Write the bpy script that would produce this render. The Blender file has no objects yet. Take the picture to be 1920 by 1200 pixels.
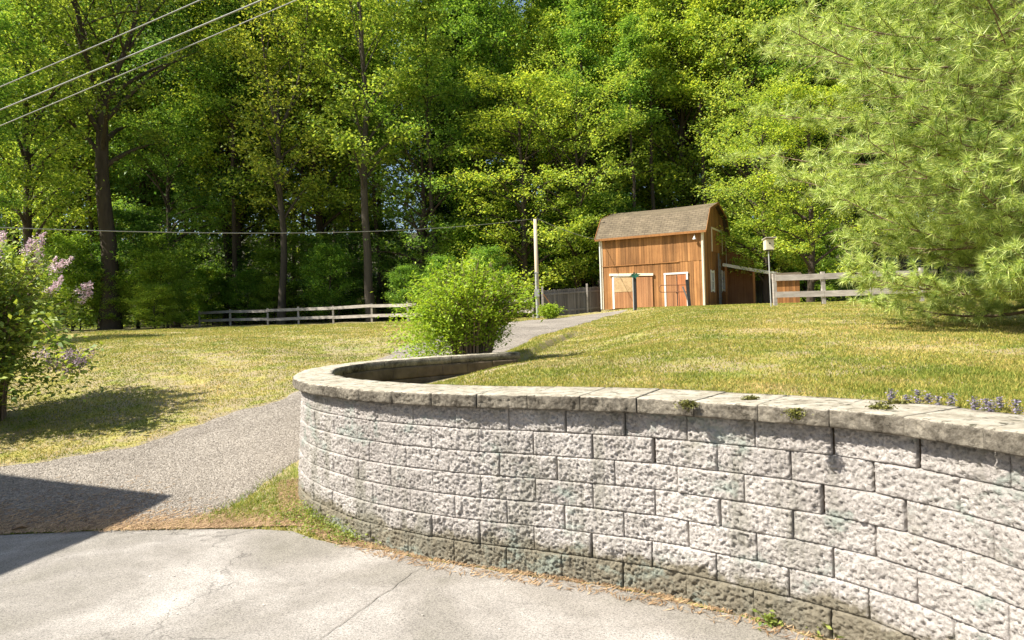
import bpy, bmesh, math, random
import numpy as np
from mathutils import Vector, Matrix, noise

C = bpy.context.scene.collection
R_ = math.radians
PI = math.pi
# ------------------------------------------------------------------ camera
F = 1280.0; H0 = 594.0; RHO = 0.031; CAMZ = 1.66
sc = bpy.context.scene
cd = bpy.data.cameras.new('camera'); cam = bpy.data.objects.new('camera', cd); C.objects.link(cam)
cd.sensor_width = 36; cd.lens = 36 * F / 1920; cd.shift_y = (H0 - 600) / 1920.0
cd.clip_start = 0.05; cd.clip_end = 3000
_c, _s = math.cos(RHO), math.sin(RHO)
M_ = Matrix(((_c, _s, 0, 0), (0, 0, -1, 0), (-_s, _c, 0, CAMZ), (0, 0, 0, 1)))
cam.matrix_world = M_
sc.camera = cam
# ------------------------------------------------------------------ world + sun
AZ = Vector((-0.955, -0.295)).normalized(); EL = R_(49)
to_sun = Vector((AZ.x * math.cos(EL), AZ.y * math.cos(EL), math.sin(EL)))
w = bpy.data.worlds.new('World'); sc.world = w; w.use_nodes = True
nt = w.node_tree
sky = nt.nodes.new('ShaderNodeTexSky'); sky.sky_type = 'NISHITA'; sky.sun_disc = False
sky.sun_elevation = EL; sky.sun_rotation = math.atan2(AZ.x, AZ.y)
sky.air_density = 1.0; sky.dust_density = 1.5; sky.ozone_density = 1.0
bg = nt.nodes['Background']; bg.inputs[1].default_value = 0.085
nt.links.new(sky.outputs[0], bg.inputs[0])
sl = bpy.data.lights.new('sun', 'SUN'); so = bpy.data.objects.new('sun', sl); C.objects.link(so)
sl.energy = 5.0; sl.angle = R_(0.53); sl.color = (1.0, 0.95, 0.86)
so.rotation_euler = to_sun.to_track_quat('Z', 'Y').to_euler(); so.location = to_sun * 60
sc.view_settings.view_transform = 'Standard'; sc.view_settings.look = 'None'
sc.view_settings.exposure = 1.12; sc.view_settings.gamma = 1
sc.render.engine = 'CYCLES'
sc.cycles.max_bounces = 8; sc.cycles.transparent_max_bounces = 6
sc.cycles.diffuse_bounces = 4; sc.cycles.transmission_bounces = 4

def T(u, v, d):
    a = (u - 960) / F; b = (H0 - v) / F
    return Vector((d * (a * _c + b * _s), d, CAMZ + d * (-a * _s + b * _c)))
def Tz(u, v, z, d0=1.0, d1=80.0):        # along a pixel's ray, where it is at height z
    a = (u - 960) / F; b = (H0 - v) / F
    k = (-a * _s + b * _c); d = (z - CAMZ) / k
    return T(u, v, d)

# ------------------------------------------------------------------ helpers
def tag(o, label=None, cat=None, group=None, kind=None):
    if label: o['label'] = label
    if cat: o['category'] = cat
    if group: o['group'] = group
    if kind: o['kind'] = kind
    return o
def empty(name, loc=(0, 0, 0), rz=0.0):
    o = bpy.data.objects.new(name, None); C.objects.link(o); o.location = loc; o.rotation_euler = (0, 0, rz)
    o.empty_display_size = 0.2
    return o
def link(name, me, mat=None, parent=None, smooth=False):
    o = bpy.data.objects.new(name, me); C.objects.link(o)
    if mat is not None and not me.materials: me.materials.append(mat)
    if parent is not None: o.parent = parent
    if smooth: me.polygons.foreach_set('use_smooth', [True] * len(me.polygons))
    return o
def np_mesh(name, V, Fc, k=None):
    V = np.asarray(V, dtype=np.float32); Fc = np.asarray(Fc, dtype=np.int32)
    k = Fc.shape[1]; n = Fc.shape[0]
    me = bpy.data.meshes.new(name)
    me.vertices.add(len(V)); me.vertices.foreach_set('co', V.ravel())
    me.loops.add(n * k); me.loops.foreach_set('vertex_index', Fc.ravel())
    me.polygons.add(n); me.polygons.foreach_set('loop_start', np.arange(0, n * k, k, dtype=np.int32))
    me.polygons.foreach_set('loop_total', np.full(n, k, dtype=np.int32))
    me.update(calc_edges=True)
    return me
class MB:
    """collects boxes, tubes, polygons into one mesh"""
    def __init__(s): s.bm = bmesh.new()
    def box(s, c, size, rot=None, bev=0.0):
        m = Matrix.Translation(Vector(c)) @ (rot.to_4x4() if rot is not None else Matrix.Identity(4)) @ Matrix.Diagonal((size[0], size[1], size[2], 1))
        r = bmesh.ops.create_cube(s.bm, size=1, matrix=m)
        if bev: bmesh.ops.bevel(s.bm, geom=list({e for v in r['verts'] for e in v.link_edges}), offset=bev, segments=1, affect='EDGES')
        return s
    def beam(s, a, b, wd, ht, up=Vector((0, 0, 1))):
        a, b = Vector(a), Vector(b); d = (b - a); L = d.length; d.normalize()
        sx = d.cross(up)
        if sx.length < 1e-4: sx = Vector((1, 0, 0))
        sx.normalize(); uz = sx.cross(d)
        rot = Matrix((d, sx, uz)).transposed()
        return s.box((a + b) / 2, (L, wd, ht), rot)
    def tube(s, pts, rad, n=8, cap=True):
        pts = [Vector(p) for p in pts]
        if not hasattr(rad, '__len__'): rad = [rad] * len(pts)
        rings = []; ref = None
        for i, p in enumerate(pts):
            t = (pts[min(i + 1, len(pts) - 1)] - pts[max(i - 1, 0)]).normalized()
            if ref is None:
                ref = Vector((0, 0, 1)) if abs(t.z) < 0.9 else Vector((1, 0, 0))
            a = t.cross(ref).normalized(); b = t.cross(a).normalized(); ref = -b if False else ref
            rings.append([s.bm.verts.new(p + (a * math.cos(2 * PI * k / n) + b * math.sin(2 * PI * k / n)) * rad[i]) for k in range(n)])
        for i in range(len(rings) - 1):
            for k in range(n):
                s.bm.faces.new((rings[i][k], rings[i][(k + 1) % n], rings[i + 1][(k + 1) % n], rings[i + 1][k]))
        if cap:
            s.bm.faces.new(rings[0][::-1]); s.bm.faces.new(rings[-1])
        return s
    def poly(s, pts):
        s.bm.faces.new([s.bm.verts.new(Vector(p)) for p in pts]); return s
    def prism(s, pts, off):
        off = Vector(off); a = [s.bm.verts.new(Vector(p)) for p in pts]; b = [s.bm.verts.new(Vector(p) + off) for p in pts]
        s.bm.faces.new(a[::-1]); s.bm.faces.new(b)
        for i in range(len(a)): s.bm.faces.new((a[i], a[(i + 1) % len(a)], b[(i + 1) % len(a)], b[i]))
        return s
    def ball(s, c, r, sub=2, jit=0.0, sc=(1, 1, 1)):
        res = bmesh.ops.create_icosphere(s.bm, subdivisions=sub, radius=1)
        for v in res['verts']:
            k = r * (1 + jit * (noise.noise(v.co * 2.3 + Vector(c)) * 2))
            v.co = Vector((v.co.x * sc[0] * k, v.co.y * sc[1] * k, v.co.z * sc[2] * k)) + Vector(c)
        return s
    def build(s, name, mat, parent=None, smooth=False):
        bmesh.ops.recalc_face_normals(s.bm, faces=s.bm.faces)
        me = bpy.data.meshes.new(name); s.bm.to_mesh(me); s.bm.free()
        return link(name, me, mat, parent, smooth)

# ------------------------------------------------------------------ materials
def newmat(name):
    m = bpy.data.materials.new(name); m.use_nodes = True
    n = m.node_tree; b = n.nodes['Principled BSDF']; b.inputs['Roughness'].default_value = 0.85
    b.inputs['Specular IOR Level'].default_value = 0.25
    return m, n, b
def N(nt, t, **kw):
    x = nt.nodes.new(t)
    for k, v in kw.items():
        if k in ('operation', 'blend_type', 'data_type', 'noise_dimensions', 'feature', 'wave_type', 'bands_direction', 'wave_profile'): setattr(x, k, v)
        else: x.inputs[k.replace('_', ' ')].default_value = v
    return x
def coords(nt): return nt.nodes.new('ShaderNodeTexCoord').outputs['Object']
def nz(nt, vec, scale, detail=4, rough=0.55, dist=0.0):
    x = nt.nodes.new('ShaderNodeTexNoise'); x.inputs['Scale'].default_value = scale; x.inputs['Detail'].default_value = detail
    x.inputs['Roughness'].default_value = rough; x.inputs['Distortion'].default_value = dist
    nt.links.new(vec, x.inputs['Vector']); return x.outputs[0]
def ramp(nt, fac, stops):
    r = nt.nodes.new('ShaderNodeValToRGB'); e = r.color_ramp.elements
    while len(e) < len(stops): e.new(0.5)
    for i, (p, c) in enumerate(stops):
        e[i].position = p; e[i].color = (c[0], c[1], c[2], 1) if hasattr(c, '__len__') else (c, c, c, 1)
    nt.links.new(fac, r.inputs[0]); return r.outputs[0]
def mix(nt, fac, a, b, mode='MIX'):
    x = nt.nodes.new('ShaderNodeMix'); x.data_type = 'RGBA'; x.blend_type = mode
    for i, s in ((0, fac), (6, a), (7, b)):
        if isinstance(s, (int, float)): x.inputs[i].default_value = s
        elif isinstance(s, tuple): x.inputs[i].default_value = (s[0], s[1], s[2], 1)
        else: nt.links.new(s, x.inputs[i])
    return x.outputs[2]
def bump(nt, b, h, strength=0.5, dist=0.01):
    x = nt.nodes.new('ShaderNodeBump'); x.inputs['Strength'].default_value = strength; x.inputs['Distance'].default_value = dist
    nt.links.new(h, x.inputs['Height']); nt.links.new(x.outputs[0], b.inputs['Normal'])
def scalevec(nt, vec, s):
    m = nt.nodes.new('ShaderNodeMapping'); m.inputs['Scale'].default_value = s; nt.links.new(vec, m.inputs[0]); return m.outputs[0]
def flatmat(name, col, rough=0.8, var=0.15, scale=6, metal=0.0):
    m, n, b = newmat(name); co = coords(n)
    f = nz(n, co, scale, 5)
    c = ramp(n, f, [(0.3, tuple(k * (1 - var) for k in col)), (0.7, tuple(min(1, k * (1 + var)) for k in col))])
    n.links.new(c, b.inputs['Base Color']); b.inputs['Roughness'].default_value = rough; b.inputs['Metallic'].default_value = metal
    bump(n, b, nz(n, co, scale * 8, 3), 0.25, 0.005)
    return m
def leafmat(name, c1, c2, tr=0.4, trc=(1.35, 1.25, 0.6), rough=0.55, spec=0.3, usecol=True, patch=0.0):
    m, n, b = newmat(name)
    g = n.nodes.new('ShaderNodeNewGeometry')
    r = g.outputs['Random Per Island']
    col = ramp(n, r, [(0.0, c1), (1.0, c2)])
    if patch:
        f = nz(n, coords(n), patch, 3)
        col = mix(n, f, col, c2)
    if usecol:
        oi = n.nodes.new('ShaderNodeObjectInfo'); col = mix(n, 1.0, col, oi.outputs['Color'], 'MULTIPLY')
    n.links.new(col, b.inputs['Base Color']); b.inputs['Roughness'].default_value = rough; b.inputs['Specular IOR Level'].default_value = spec
    t = n.nodes.new('ShaderNodeBsdfTranslucent'); tc = mix(n, 1.0, col, tuple(trc), 'MULTIPLY'); n.links.new(tc, t.inputs[0])
    ms = n.nodes.new('ShaderNodeMixShader'); ms.inputs[0].default_value = tr
    out = n.nodes['Material Output']
    n.links.new(b.outputs[0], ms.inputs[1]); n.links.new(t.outputs[0], ms.inputs[2]); n.links.new(ms.outputs[0], out.inputs[0])
    return m
def barkmat(name, c1, c2, scale=6):
    m, n, b = newmat(name); co = coords(n)
    f = nz(n, scalevec(n, co, (1, 1, 0.18)), scale, 6, 0.65)
    g = nz(n, co, 1.3, 3)
    c = ramp(n, f, [(0.35, c1), (0.65, c2)]); c = mix(n, g, c, tuple(k * 1.25 for k in c2))
    n.links.new(c, b.inputs['Base Color']); b.inputs['Roughness'].default_value = 0.95
    bump(n, b, f, 0.9, 0.04); return m

def grass_color(n, co):
    big = nz(n, co, 0.32, 4, 0.6, 0.4); med = nz(n, co, 1.3, 5, 0.6); fine = nz(n, co, 14, 4, 0.7)
    a = ramp(n, big, [(0.34, (0.20, 0.235, 0.04)), (0.5, (0.34, 0.32, 0.075)), (0.64, (0.50, 0.40, 0.15))])
    c = ramp(n, med, [(0.36, (0.16, 0.22, 0.035)), (0.52, (0.36, 0.32, 0.08)), (0.66, (0.46, 0.35, 0.18))])
    x = mix(n, 0.5, a, c)
    v = ramp(n, fine, [(0.3, 0.72), (0.7, 1.22)])
    return mix(n, 1.0, x, v, 'MULTIPLY'), fine
m, n, b = newmat('lawn_soil'); co = coords(n); gc, fn = grass_color(n, co)
soil = ramp(n, nz(n, co, 3.1, 6, 0.7), [(0.42, (0, 0, 0)), (0.56, (1, 1, 1))])
# the forest floor: brown litter beyond the fence
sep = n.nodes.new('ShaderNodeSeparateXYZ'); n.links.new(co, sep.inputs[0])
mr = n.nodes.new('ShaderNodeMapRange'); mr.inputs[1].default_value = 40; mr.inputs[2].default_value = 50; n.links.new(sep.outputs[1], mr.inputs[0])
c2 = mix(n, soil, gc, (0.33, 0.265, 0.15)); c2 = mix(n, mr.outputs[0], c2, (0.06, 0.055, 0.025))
n.links.new(c2, b.inputs['Base Color']); bump(n, b, nz(n, co, 30, 5, 0.7), 0.9, 0.03); M_LAWN = m
m, n, b = newmat('grass_blades'); co = coords(n); gc, fn = grass_color(n, co)
g = n.nodes.new('ShaderNodeNewGeometry')
vv = ramp(n, g.outputs['Random Per Island'], [(0.0, (0.4, 0.6, 0.35)), (0.45, (0.9, 1.0, 0.75)), (0.8, (1.3, 1.2, 1.1)), (1.0, (1.7, 1.45, 1.6))])
gc = mix(n, 1.0, gc, vv, 'MULTIPLY')
n.links.new(gc, b.inputs['Base Color']); b.inputs['Roughness'].default_value = 0.7
t = n.nodes.new('ShaderNodeBsdfTranslucent'); n.links.new(gc, t.inputs[0]); ms = n.nodes.new('ShaderNodeMixShader'); ms.inputs[0].default_value = 0.4
n.links.new(b.outputs[0], ms.inputs[1]); n.links.new(t.outputs[0], ms.inputs[2]); n.links.new(ms.outputs[0], n.nodes['Material Output'].inputs[0]); M_GRASS = m

m, n, b = newmat('gravel_surface'); co = coords(n)
vo = n.nodes.new('ShaderNodeTexVoronoi'); vo.inputs['Scale'].default_value = 62; n.links.new(co, vo.inputs['Vector'])
sepc = n.nodes.new('ShaderNodeSeparateColor'); n.links.new(vo.outputs['Color'], sepc.inputs[0])
f1 = nz(n, co, 0.9, 5, 0.6); f2 = nz(n, co, 90, 3, 0.6)
c1 = ramp(n, sepc.outputs[0], [(0.0, (0.13, 0.112, 0.09)), (0.45, (0.23, 0.2, 0.165)), (1.0, (0.40, 0.36, 0.31))])
c1 = mix(n, 0.35, c1, ramp(n, f1, [(0.38, (0.16, 0.135, 0.105)), (0.62, (0.33, 0.29, 0.235))]))
c1 = mix(n, 1.0, c1, ramp(n, f2, [(0.3, 0.75), (0.7, 1.2)]), 'MULTIPLY')
n.links.new(c1, b.inputs['Base Color']); b.inputs['Roughness'].default_value = 0.95
bump(n, b, vo.outputs['Distance'], 0.7, -0.012); M_GRAVEL = m

m, n, b = newmat('asphalt_surface'); co = coords(n)
f1 = nz(n, co, 0.8, 5, 0.6, 0.5); f2 = nz(n, co, 110, 4, 0.85); f3 = nz(n, co, 5, 5, 0.6)
c1 = ramp(n, f1, [(0.34, (0.185, 0.17, 0.138)), (0.5, (0.25, 0.228, 0.198)), (0.68, (0.38, 0.352, 0.315))])
c1 = mix(n, 1.0, c1, ramp(n, f2, [(0.36, 0.4), (0.48, 1.0), (0.66, 1.5)]), 'MULTIPLY')
c1 = mix(n, 1.0, c1, ramp(n, f3, [(0.3, 0.9), (0.7, 1.08)]), 'MULTIPLY')
vc = n.nodes.new('ShaderNodeTexVoronoi'); vc.feature = 'DISTANCE_TO_EDGE'; vc.inputs['Scale'].default_value = 0.42
wv = nz(n, co, 2.2, 5, 0.6); vm = n.nodes.new('ShaderNodeVectorMath'); vm.operation = 'SCALE'; n.links.new(wv, vm.inputs[0]); vm.inputs['Scale'].default_value = 0.6
va = n.nodes.new('ShaderNodeVectorMath'); va.operation = 'ADD'; n.links.new(co, va.inputs[0]); n.links.new(vm.outputs[0], va.inputs[1])
n.links.new(va.outputs[0], vc.inputs['Vector'])
cr = ramp(n, vc.outputs['Distance'], [(0.0, 0.5), (0.006, 1.0)])
crm = ramp(n, nz(n, co, 0.6, 2), [(0.5, (0, 0, 0)), (0.58, (1, 1, 1))])
c1 = mix(n, crm, c1, mix(n, 1.0, c1, cr, 'MULTIPLY'))
n.links.new(c1, b.inputs['Base Color']); b.inputs['Roughness'].default_value = 0.8
bump(n, b, f2, 0.35, 0.004); M_ASPH = m

def stonemat(name, cap=False):
    m, n, b = newmat(name); co = coords(n)
    g = n.nodes.new('ShaderNodeNewGeometry')
    f1 = nz(n, co, 1.1, 4, 0.6); f2 = nz(n, co, 70, 4, 0.7); f3 = nz(n, co, 9, 5, 0.65)
    base = ramp(n, f1, [(0.35, (0.42, 0.385, 0.35)), (0.65, (0.60, 0.56, 0.515))])
    base = mix(n, 1.0, base, ramp(n, g.outputs['Random Per Island'], [(0, (0.93, 0.92, 0.92)), (1, (1.07, 1.06, 1.06))]), 'MULTIPLY')
    base = mix(n, 1.0, base, ramp(n, f2, [(0.32, 0.6), (0.5, 1.0), (0.7, 1.15)]), 'MULTIPLY')
    sep = n.nodes.new('ShaderNodeSeparateXYZ'); n.links.new(co, sep.inputs[0])
    # damp algae along the lowest course and blotches under the cap
    nzv = nz(n, co, 4.0, 5, 0.7)
    ad = n.nodes.new('ShaderNodeMath'); ad.operation = 'MULTIPLY_ADD'; n.links.new(nzv, ad.inputs[0]); ad.inputs[1].default_value = -0.35; n.links.new(sep.outputs[2], ad.inputs[2])
    low = ramp(n, ad.outputs[0], [(0.0, (1, 1, 1)), (0.06, (0.0, 0.0, 0.0))])
    base = mix(n, low, base, mix(n, f3, (0.15, 0.13, 0.09), (0.34, 0.30, 0.22)))
    pit_shade = ramp(n, nz(n, co, 48, 3, 0.6), [(0.28, 0.45), (0.4, 1.0)])  # dark spots painted in for shade in the small hollows of the face
    base = mix(n, 1.0, base, pit_shade, 'MULTIPLY')
    strk = ramp(n, nz(n, scalevec(n, co, (3.2, 3.2, 0.7)), 1.0, 5, 0.7), [(0.52, (0, 0, 0)), (0.64, (0.6, 0.6, 0.6))])
    base = mix(n, strk, base, (0.235, 0.225, 0.175))
    gs = ramp(n, nz(n, scalevec(n, co, (1.5, 1.5, 2.2)), 1.6, 5, 0.7), [(0.56, (0, 0, 0)), (0.64, (0.6, 0.6, 0.6))]); base = mix(n, gs, base, (0.30, 0.36, 0.31))
    lich = ramp(n, nz(n, co, 2.6, 5, 0.75), [(0.60, (0, 0, 0)), (0.68, (0.5, 0.5, 0.5))])
    base = mix(n, lich, base, (0.25, 0.235, 0.17))
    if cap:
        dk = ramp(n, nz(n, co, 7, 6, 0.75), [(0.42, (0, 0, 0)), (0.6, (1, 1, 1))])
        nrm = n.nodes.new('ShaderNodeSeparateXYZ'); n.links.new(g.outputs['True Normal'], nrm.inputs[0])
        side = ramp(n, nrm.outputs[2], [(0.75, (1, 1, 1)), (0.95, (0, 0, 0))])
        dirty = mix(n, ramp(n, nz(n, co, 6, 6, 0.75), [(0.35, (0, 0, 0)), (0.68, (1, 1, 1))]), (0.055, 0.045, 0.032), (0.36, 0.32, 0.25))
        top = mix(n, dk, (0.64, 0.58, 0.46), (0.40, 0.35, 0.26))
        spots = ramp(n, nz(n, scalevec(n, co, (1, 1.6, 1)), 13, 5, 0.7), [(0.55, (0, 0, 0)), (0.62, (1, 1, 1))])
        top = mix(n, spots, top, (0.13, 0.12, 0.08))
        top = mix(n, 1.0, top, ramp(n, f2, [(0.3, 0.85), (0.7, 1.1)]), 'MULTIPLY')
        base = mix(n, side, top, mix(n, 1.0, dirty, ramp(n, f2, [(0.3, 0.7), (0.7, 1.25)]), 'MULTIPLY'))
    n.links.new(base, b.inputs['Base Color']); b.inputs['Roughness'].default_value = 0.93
    bump(n, b, nz(n, co, 75, 5, 0.75), 1.0, 0.02); return m
M_STONE = stonemat('split_concrete'); M_BACK = flatmat('shade_toned_concrete', (0.115, 0.085, 0.055), 0.95, 0.45, 5); M_CAP = stonemat('cap_concrete', True)  # M_BACK: shade of the inner wall face is put into its dark colour

def woodmat(name, c1, c2, stretch=(14, 14, 0.5), island=0.25, rough=0.85):
    m, n, b = newmat(name); co = coords(n); g = n.nodes.new('ShaderNodeNewGeometry')
    f = nz(n, scalevec(n, co, stretch), 1.0, 5, 0.65); f2 = nz(n, co, 0.7, 4)
    c = ramp(n, f, [(0.3, c1), (0.7, c2)]); c = mix(n, 0.35, c, ramp(n, f2, [(0.35, c1), (0.65, c2)]))
    c = mix(n, 1.0, c, ramp(n, g.outputs['Random Per Island'], [(0, 1 - island), (1, 1 + island)]), 'MULTIPLY')
    n.links.new(c, b.inputs['Base Color']); b.inputs['Roughness'].default_value = rough
    bump(n, b, f, 0.4, 0.01); return m
M_BARN = woodmat('stained_boards', (0.13, 0.055, 0.018), (0.43, 0.21, 0.075), (22, 22, 0.5), 0.34)
M_BARN2 = woodmat('gable_boards', (0.13, 0.055, 0.018), (0.32, 0.15, 0.05), (18, 18, .45), .35)
M_BDOOR = woodmat('door_boards', (0.20, 0.085, 0.035), (0.36, 0.18, 0.08))
M_BRED = woodmat('red_boards', (0.24, 0.08, 0.03), (0.42, 0.17, 0.07))
M_OSB = woodmat('chip_board', (0.2, 0.13, 0.06), (0.46, 0.32, 0.17), (9, 9, 9))
M_TRIM = woodmat('pale_trim', (0.50, 0.42, 0.30), (0.68, 0.6, 0.46))
M_WHITE = flatmat('white_paint', (0.68, 0.66, 0.6), 0.6, 0.08, 5)
M_GREYW = woodmat('weathered_boards', (0.16, 0.14, 0.12), (0.42, 0.38, 0.33), (3, 3, 12))
M_GREYV = woodmat('weathered_pickets', (0.10, 0.095, 0.09), (0.2, 0.19, 0.18))
M_POLE = woodmat('pole_wood', (0.34, 0.27, 0.18), (0.52, 0.43, 0.31), (10, 10, 0.8))
M_CONDUIT = flatmat('grey_conduit', (0.33, 0.33, 0.31), 0.5, 0.08, 5)
M_DARK = flatmat('dark_iron', (0.035, 0.035, 0.035), 0.6, 0.2, 8)
M_GREEN = flatmat('green_leaf_paint', (0.03, 0.13, 0.08), 0.5, 0.3, 8)
M_WIRE = flatmat('cable_sheath', (0.26, 0.26, 0.235), 0.5, 0.05, 3)
M_RUST = flatmat('rusty_tube', (0.20, 0.09, 0.045), 0.8, 0.25, 12)
M_GLASS, n, b = newmat('window_glass'); b.inputs['Base Color'].default_value = (0.02, 0.025, 0.03, 1); b.inputs['Roughness'].default_value = 0.08; b.inputs['Specular IOR Level'].default_value = 0.6
M_TIN = flatmat('tin_roof', (0.42, 0.42, 0.40), 0.45, 0.15, 3, 0.3)
M_REDTIN = flatmat('red_roof', (0.32, 0.06, 0.045), 0.6, 0.2, 3)
m, n, b = newmat('shingles'); co = coords(n)
br = n.nodes.new('ShaderNodeTexBrick'); br.inputs['Scale'].default_value = 1.0
for k, v in (('Mortar Size', 0.012), ('Brick Width', 0.32), ('Row Height', 0.15)): br.inputs[k].default_value = v
br.inputs['Color1'].default_value = (0.125, 0.098, 0.062, 1); br.inputs['Color2'].default_value = (0.165, 0.13, 0.083, 1); br.inputs['Mortar'].default_value = (0.08, 0.06, 0.04, 1)
uvn = n.nodes.new('ShaderNodeUVMap'); n.links.new(uvn.outputs[0], br.inputs['Vector'])
c1 = mix(n, 1.0, br.outputs['Color'], ramp(n, nz(n, co, 1.4, 5, 0.7), [(0.3, 0.75), (0.7, 1.3)]), 'MULTIPLY')
n.links.new(c1, b.inputs['Base Color']); bump(n, b, br.outputs['Fac'], 0.6, -0.02); M_SHINGLE = m
M_HWALL = flatmat('house_siding', (0.5, 0.48, 0.42), 0.7, 0.06, 3)
M_BIRD = woodmat('birdhouse_wood', (0.50, 0.45, 0.30), (0.66, 0.6, 0.44))

M_LEAF = leafmat('broad_leaf', (0.10, 0.21, 0.03), (0.56, 0.63, 0.13), 0.45)
M_LEAFD = leafmat('dark_leaf', (0.06, 0.13, 0.025), (0.34, 0.42, 0.09), 0.42)
M_CONIF = leafmat('hemlock_needles', (0.03, 0.06, 0.015), (0.08, 0.12, 0.03), 0.2)
M_PINE = leafmat('pine_needles', (0.13, 0.24, 0.045), (0.80, 0.86, 0.28), 0.36, (1.1, 1.15, 0.7), 0.45, 0.5, usecol=False)
M_BUSH = leafmat('shrub_leaf', (0.18, 0.32, 0.02), (0.42, 0.54, 0.06), 0.42, usecol=False)
M_LILACL = leafmat('lilac_leaf', (0.10, 0.18, 0.03), (0.42, 0.50, 0.10), 0.35, usecol=False)
M_LILACF = leafmat('lilac_flower', (0.55, 0.40, 0.44), (0.88, 0.74, 0.74), 0.3, (1.1, 1, 1.1), usecol=False)
M_LILACP = leafmat('faded_flower', (0.24, 0.17, 0.20), (0.5, 0.4, 0.44), 0.25, (1.1, 1, 1.1), usecol=False)
M_UNDER = leafmat('undergrowth_leaf', (0.13, 0.24, 0.03), (0.42, 0.52, 0.09), 0.5)
M_LITTER = leafmat('litter_bits', (0.16, 0.09, 0.045), (0.52, 0.36, 0.2), 0.1, (1, 1, 1), usecol=False)
M_WEED = leafmat('weed_leaf', (0.12, 0.19, 0.03), (0.34, 0.38, 0.09), 0.35, usecol=False)
M_MOSS = leafmat('moss_tuft', (0.07, 0.072, 0.014), (0.17, 0.165, 0.03), 0.1, (1, 1, 1), usecol=False)
M_BARK = barkmat('dark_bark', (0.014, 0.010, 0.007), (0.065, 0.05, 0.035))
M_BARKG = barkmat('grey_bark', (0.018, 0.014, 0.010), (0.075, 0.062, 0.045))
M_BARKP = barkmat('twig_bark', (0.09, 0.06, 0.04), (0.21, 0.15, 0.10), 12)

# ------------------------------------------------------------------ wall path and terrain
def catmull(pts, step):
    P = [Vector(p) for p in pts]; P = [2 * P[0] - P[1]] + P + [2 * P[-1] - P[-2]]
    out = []
    for i in range(1, len(P) - 2):
        for k in range(24):
            t = k / 24; a, b_, c, d = P[i - 1], P[i], P[i + 1], P[i + 2]
            out.append(0.5 * ((2 * b_) + (c - a) * t + (2 * a - 5 * b_ + 4 * c - d) * t * t + (3 * b_ - a - 3 * c + d) * t ** 3))
    out.append(P[-2])
    res = [out[0]]; acc = 0.0; last = out[0]
    for p in out[1:]:
        seg = (p - last).length
        while acc + seg >= step:
            t = (step - acc) / seg; last = last.lerp(p, t); res.append(last.copy()); seg = (p - last).length; acc = 0
        acc += seg; last = p
    return res
FACE = [(2.55, -3.0), (2.45, -1.0), (2.28, 0.6), (2.13, 1.8), (1.95, 2.63), (1.63, 3.31), (0.946, 3.92), (0.678, 4.10), (0.15, 4.37), (-0.394, 4.62), (-0.97, 4.99), (-1.38, 5.37),
        (-1.78, 5.88), (-2.03, 6.4), (-2.17, 6.95), (-2.22, 7.5), (-2.13, 8.1), (-1.86, 8.6), (-1.45, 9.0), (-0.95, 9.35), (-0.4, 9.65), (0.0, 9.85)]
PATH = catmull(FACE, 0.02)                              # outer face, every 2 cm
CUM = [i * 0.02 for i in range(len(PATH))]; WLEN = CUM[-1]
def pat(s):
    s = max(0, min(WLEN - 1e-4, s)); i = int(s / 0.02); i = min(i, len(PATH) - 2)
    p = PATH[i].lerp(PATH[i + 1], (s - i * 0.02) / 0.02)
    a = PATH[max(0, i - 3)]; c = PATH[min(len(PATH) - 1, i + 4)]; t = (c - a).normalized()
    return p, Vector((-t.y, t.x)) * 1.0, t               # left normal of travel direction
# travelling away from the camera on the right and back: outside (viewer side) is to the left
LEDGE = [(0.0, 9.75), (0.55, 12.2), (1.45, 15.5), (2.9, 21), (4.4, 28), (4.6, 32.5)]
def poly_np(l): return np.array([(p[0], p[1]) for p in l])
_cen = []
for i in range(0, len(PATH), 8):
    p, nrm, t = pat(CUM[i]); q = p - nrm * 0.16; _cen.append((q.x, q.y))
BND = np.array([(2.7, -30.0)] + _cen + LEDGE[1:] + [(3.6, 36), (3.0, 45), (2.5, 200)])
def sdist(x, y):
    x = np.asarray(x, float).ravel(); y = np.asarray(y, float).ravel()
    best = np.full(x.shape, 1e9); sgn = np.ones(x.shape); by = np.zeros(x.shape)
    for i in range(len(BND) - 1):
        ax, ay = BND[i]; bx, by_ = BND[i + 1]; dx, dy = bx - ax, by_ - ay; L2 = dx * dx + dy * dy
        t = np.clip(((x - ax) * dx + (y - ay) * dy) / L2, 0, 1)
        qx, qy = ax + t * dx, ay + t * dy; d = np.hypot(x - qx, y - qy)
        cr = dx * (y - ay) - dy * (x - ax)
        mk = d < best - 1e-9
        best = np.where(mk, d, best); sgn = np.where(mk, np.where(cr < 0, 1, -1), sgn); by = np.where(mk, qy, by)
    return best * sgn, by
def sst(a, b_, x):
    t = np.clip((x - a) / (b_ - a), 0, 1); return t * t * (3 - 2 * t)
LT = np.array([(-60, 0), (5.7, 0), (6.6, 0.05), (8, 0.25), (10, 0.6), (12, 0.88), (15, 1.12), (20, 1.32), (30, 1.5), (48, 1.66), (60, 2.3), (80, 4.5), (120, 10), (300, 40)])
RT = np.array([(-60, 1.1), (3, 1.12), (5, 1.14), (8, 1.27), (12, 1.45), (16, 1.59), (20, 1.7), (28, 1.83), (35, 1.9), (50, 1.95), (60, 2.4), (80, 4.5), (120, 10), (300, 40)])
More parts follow.
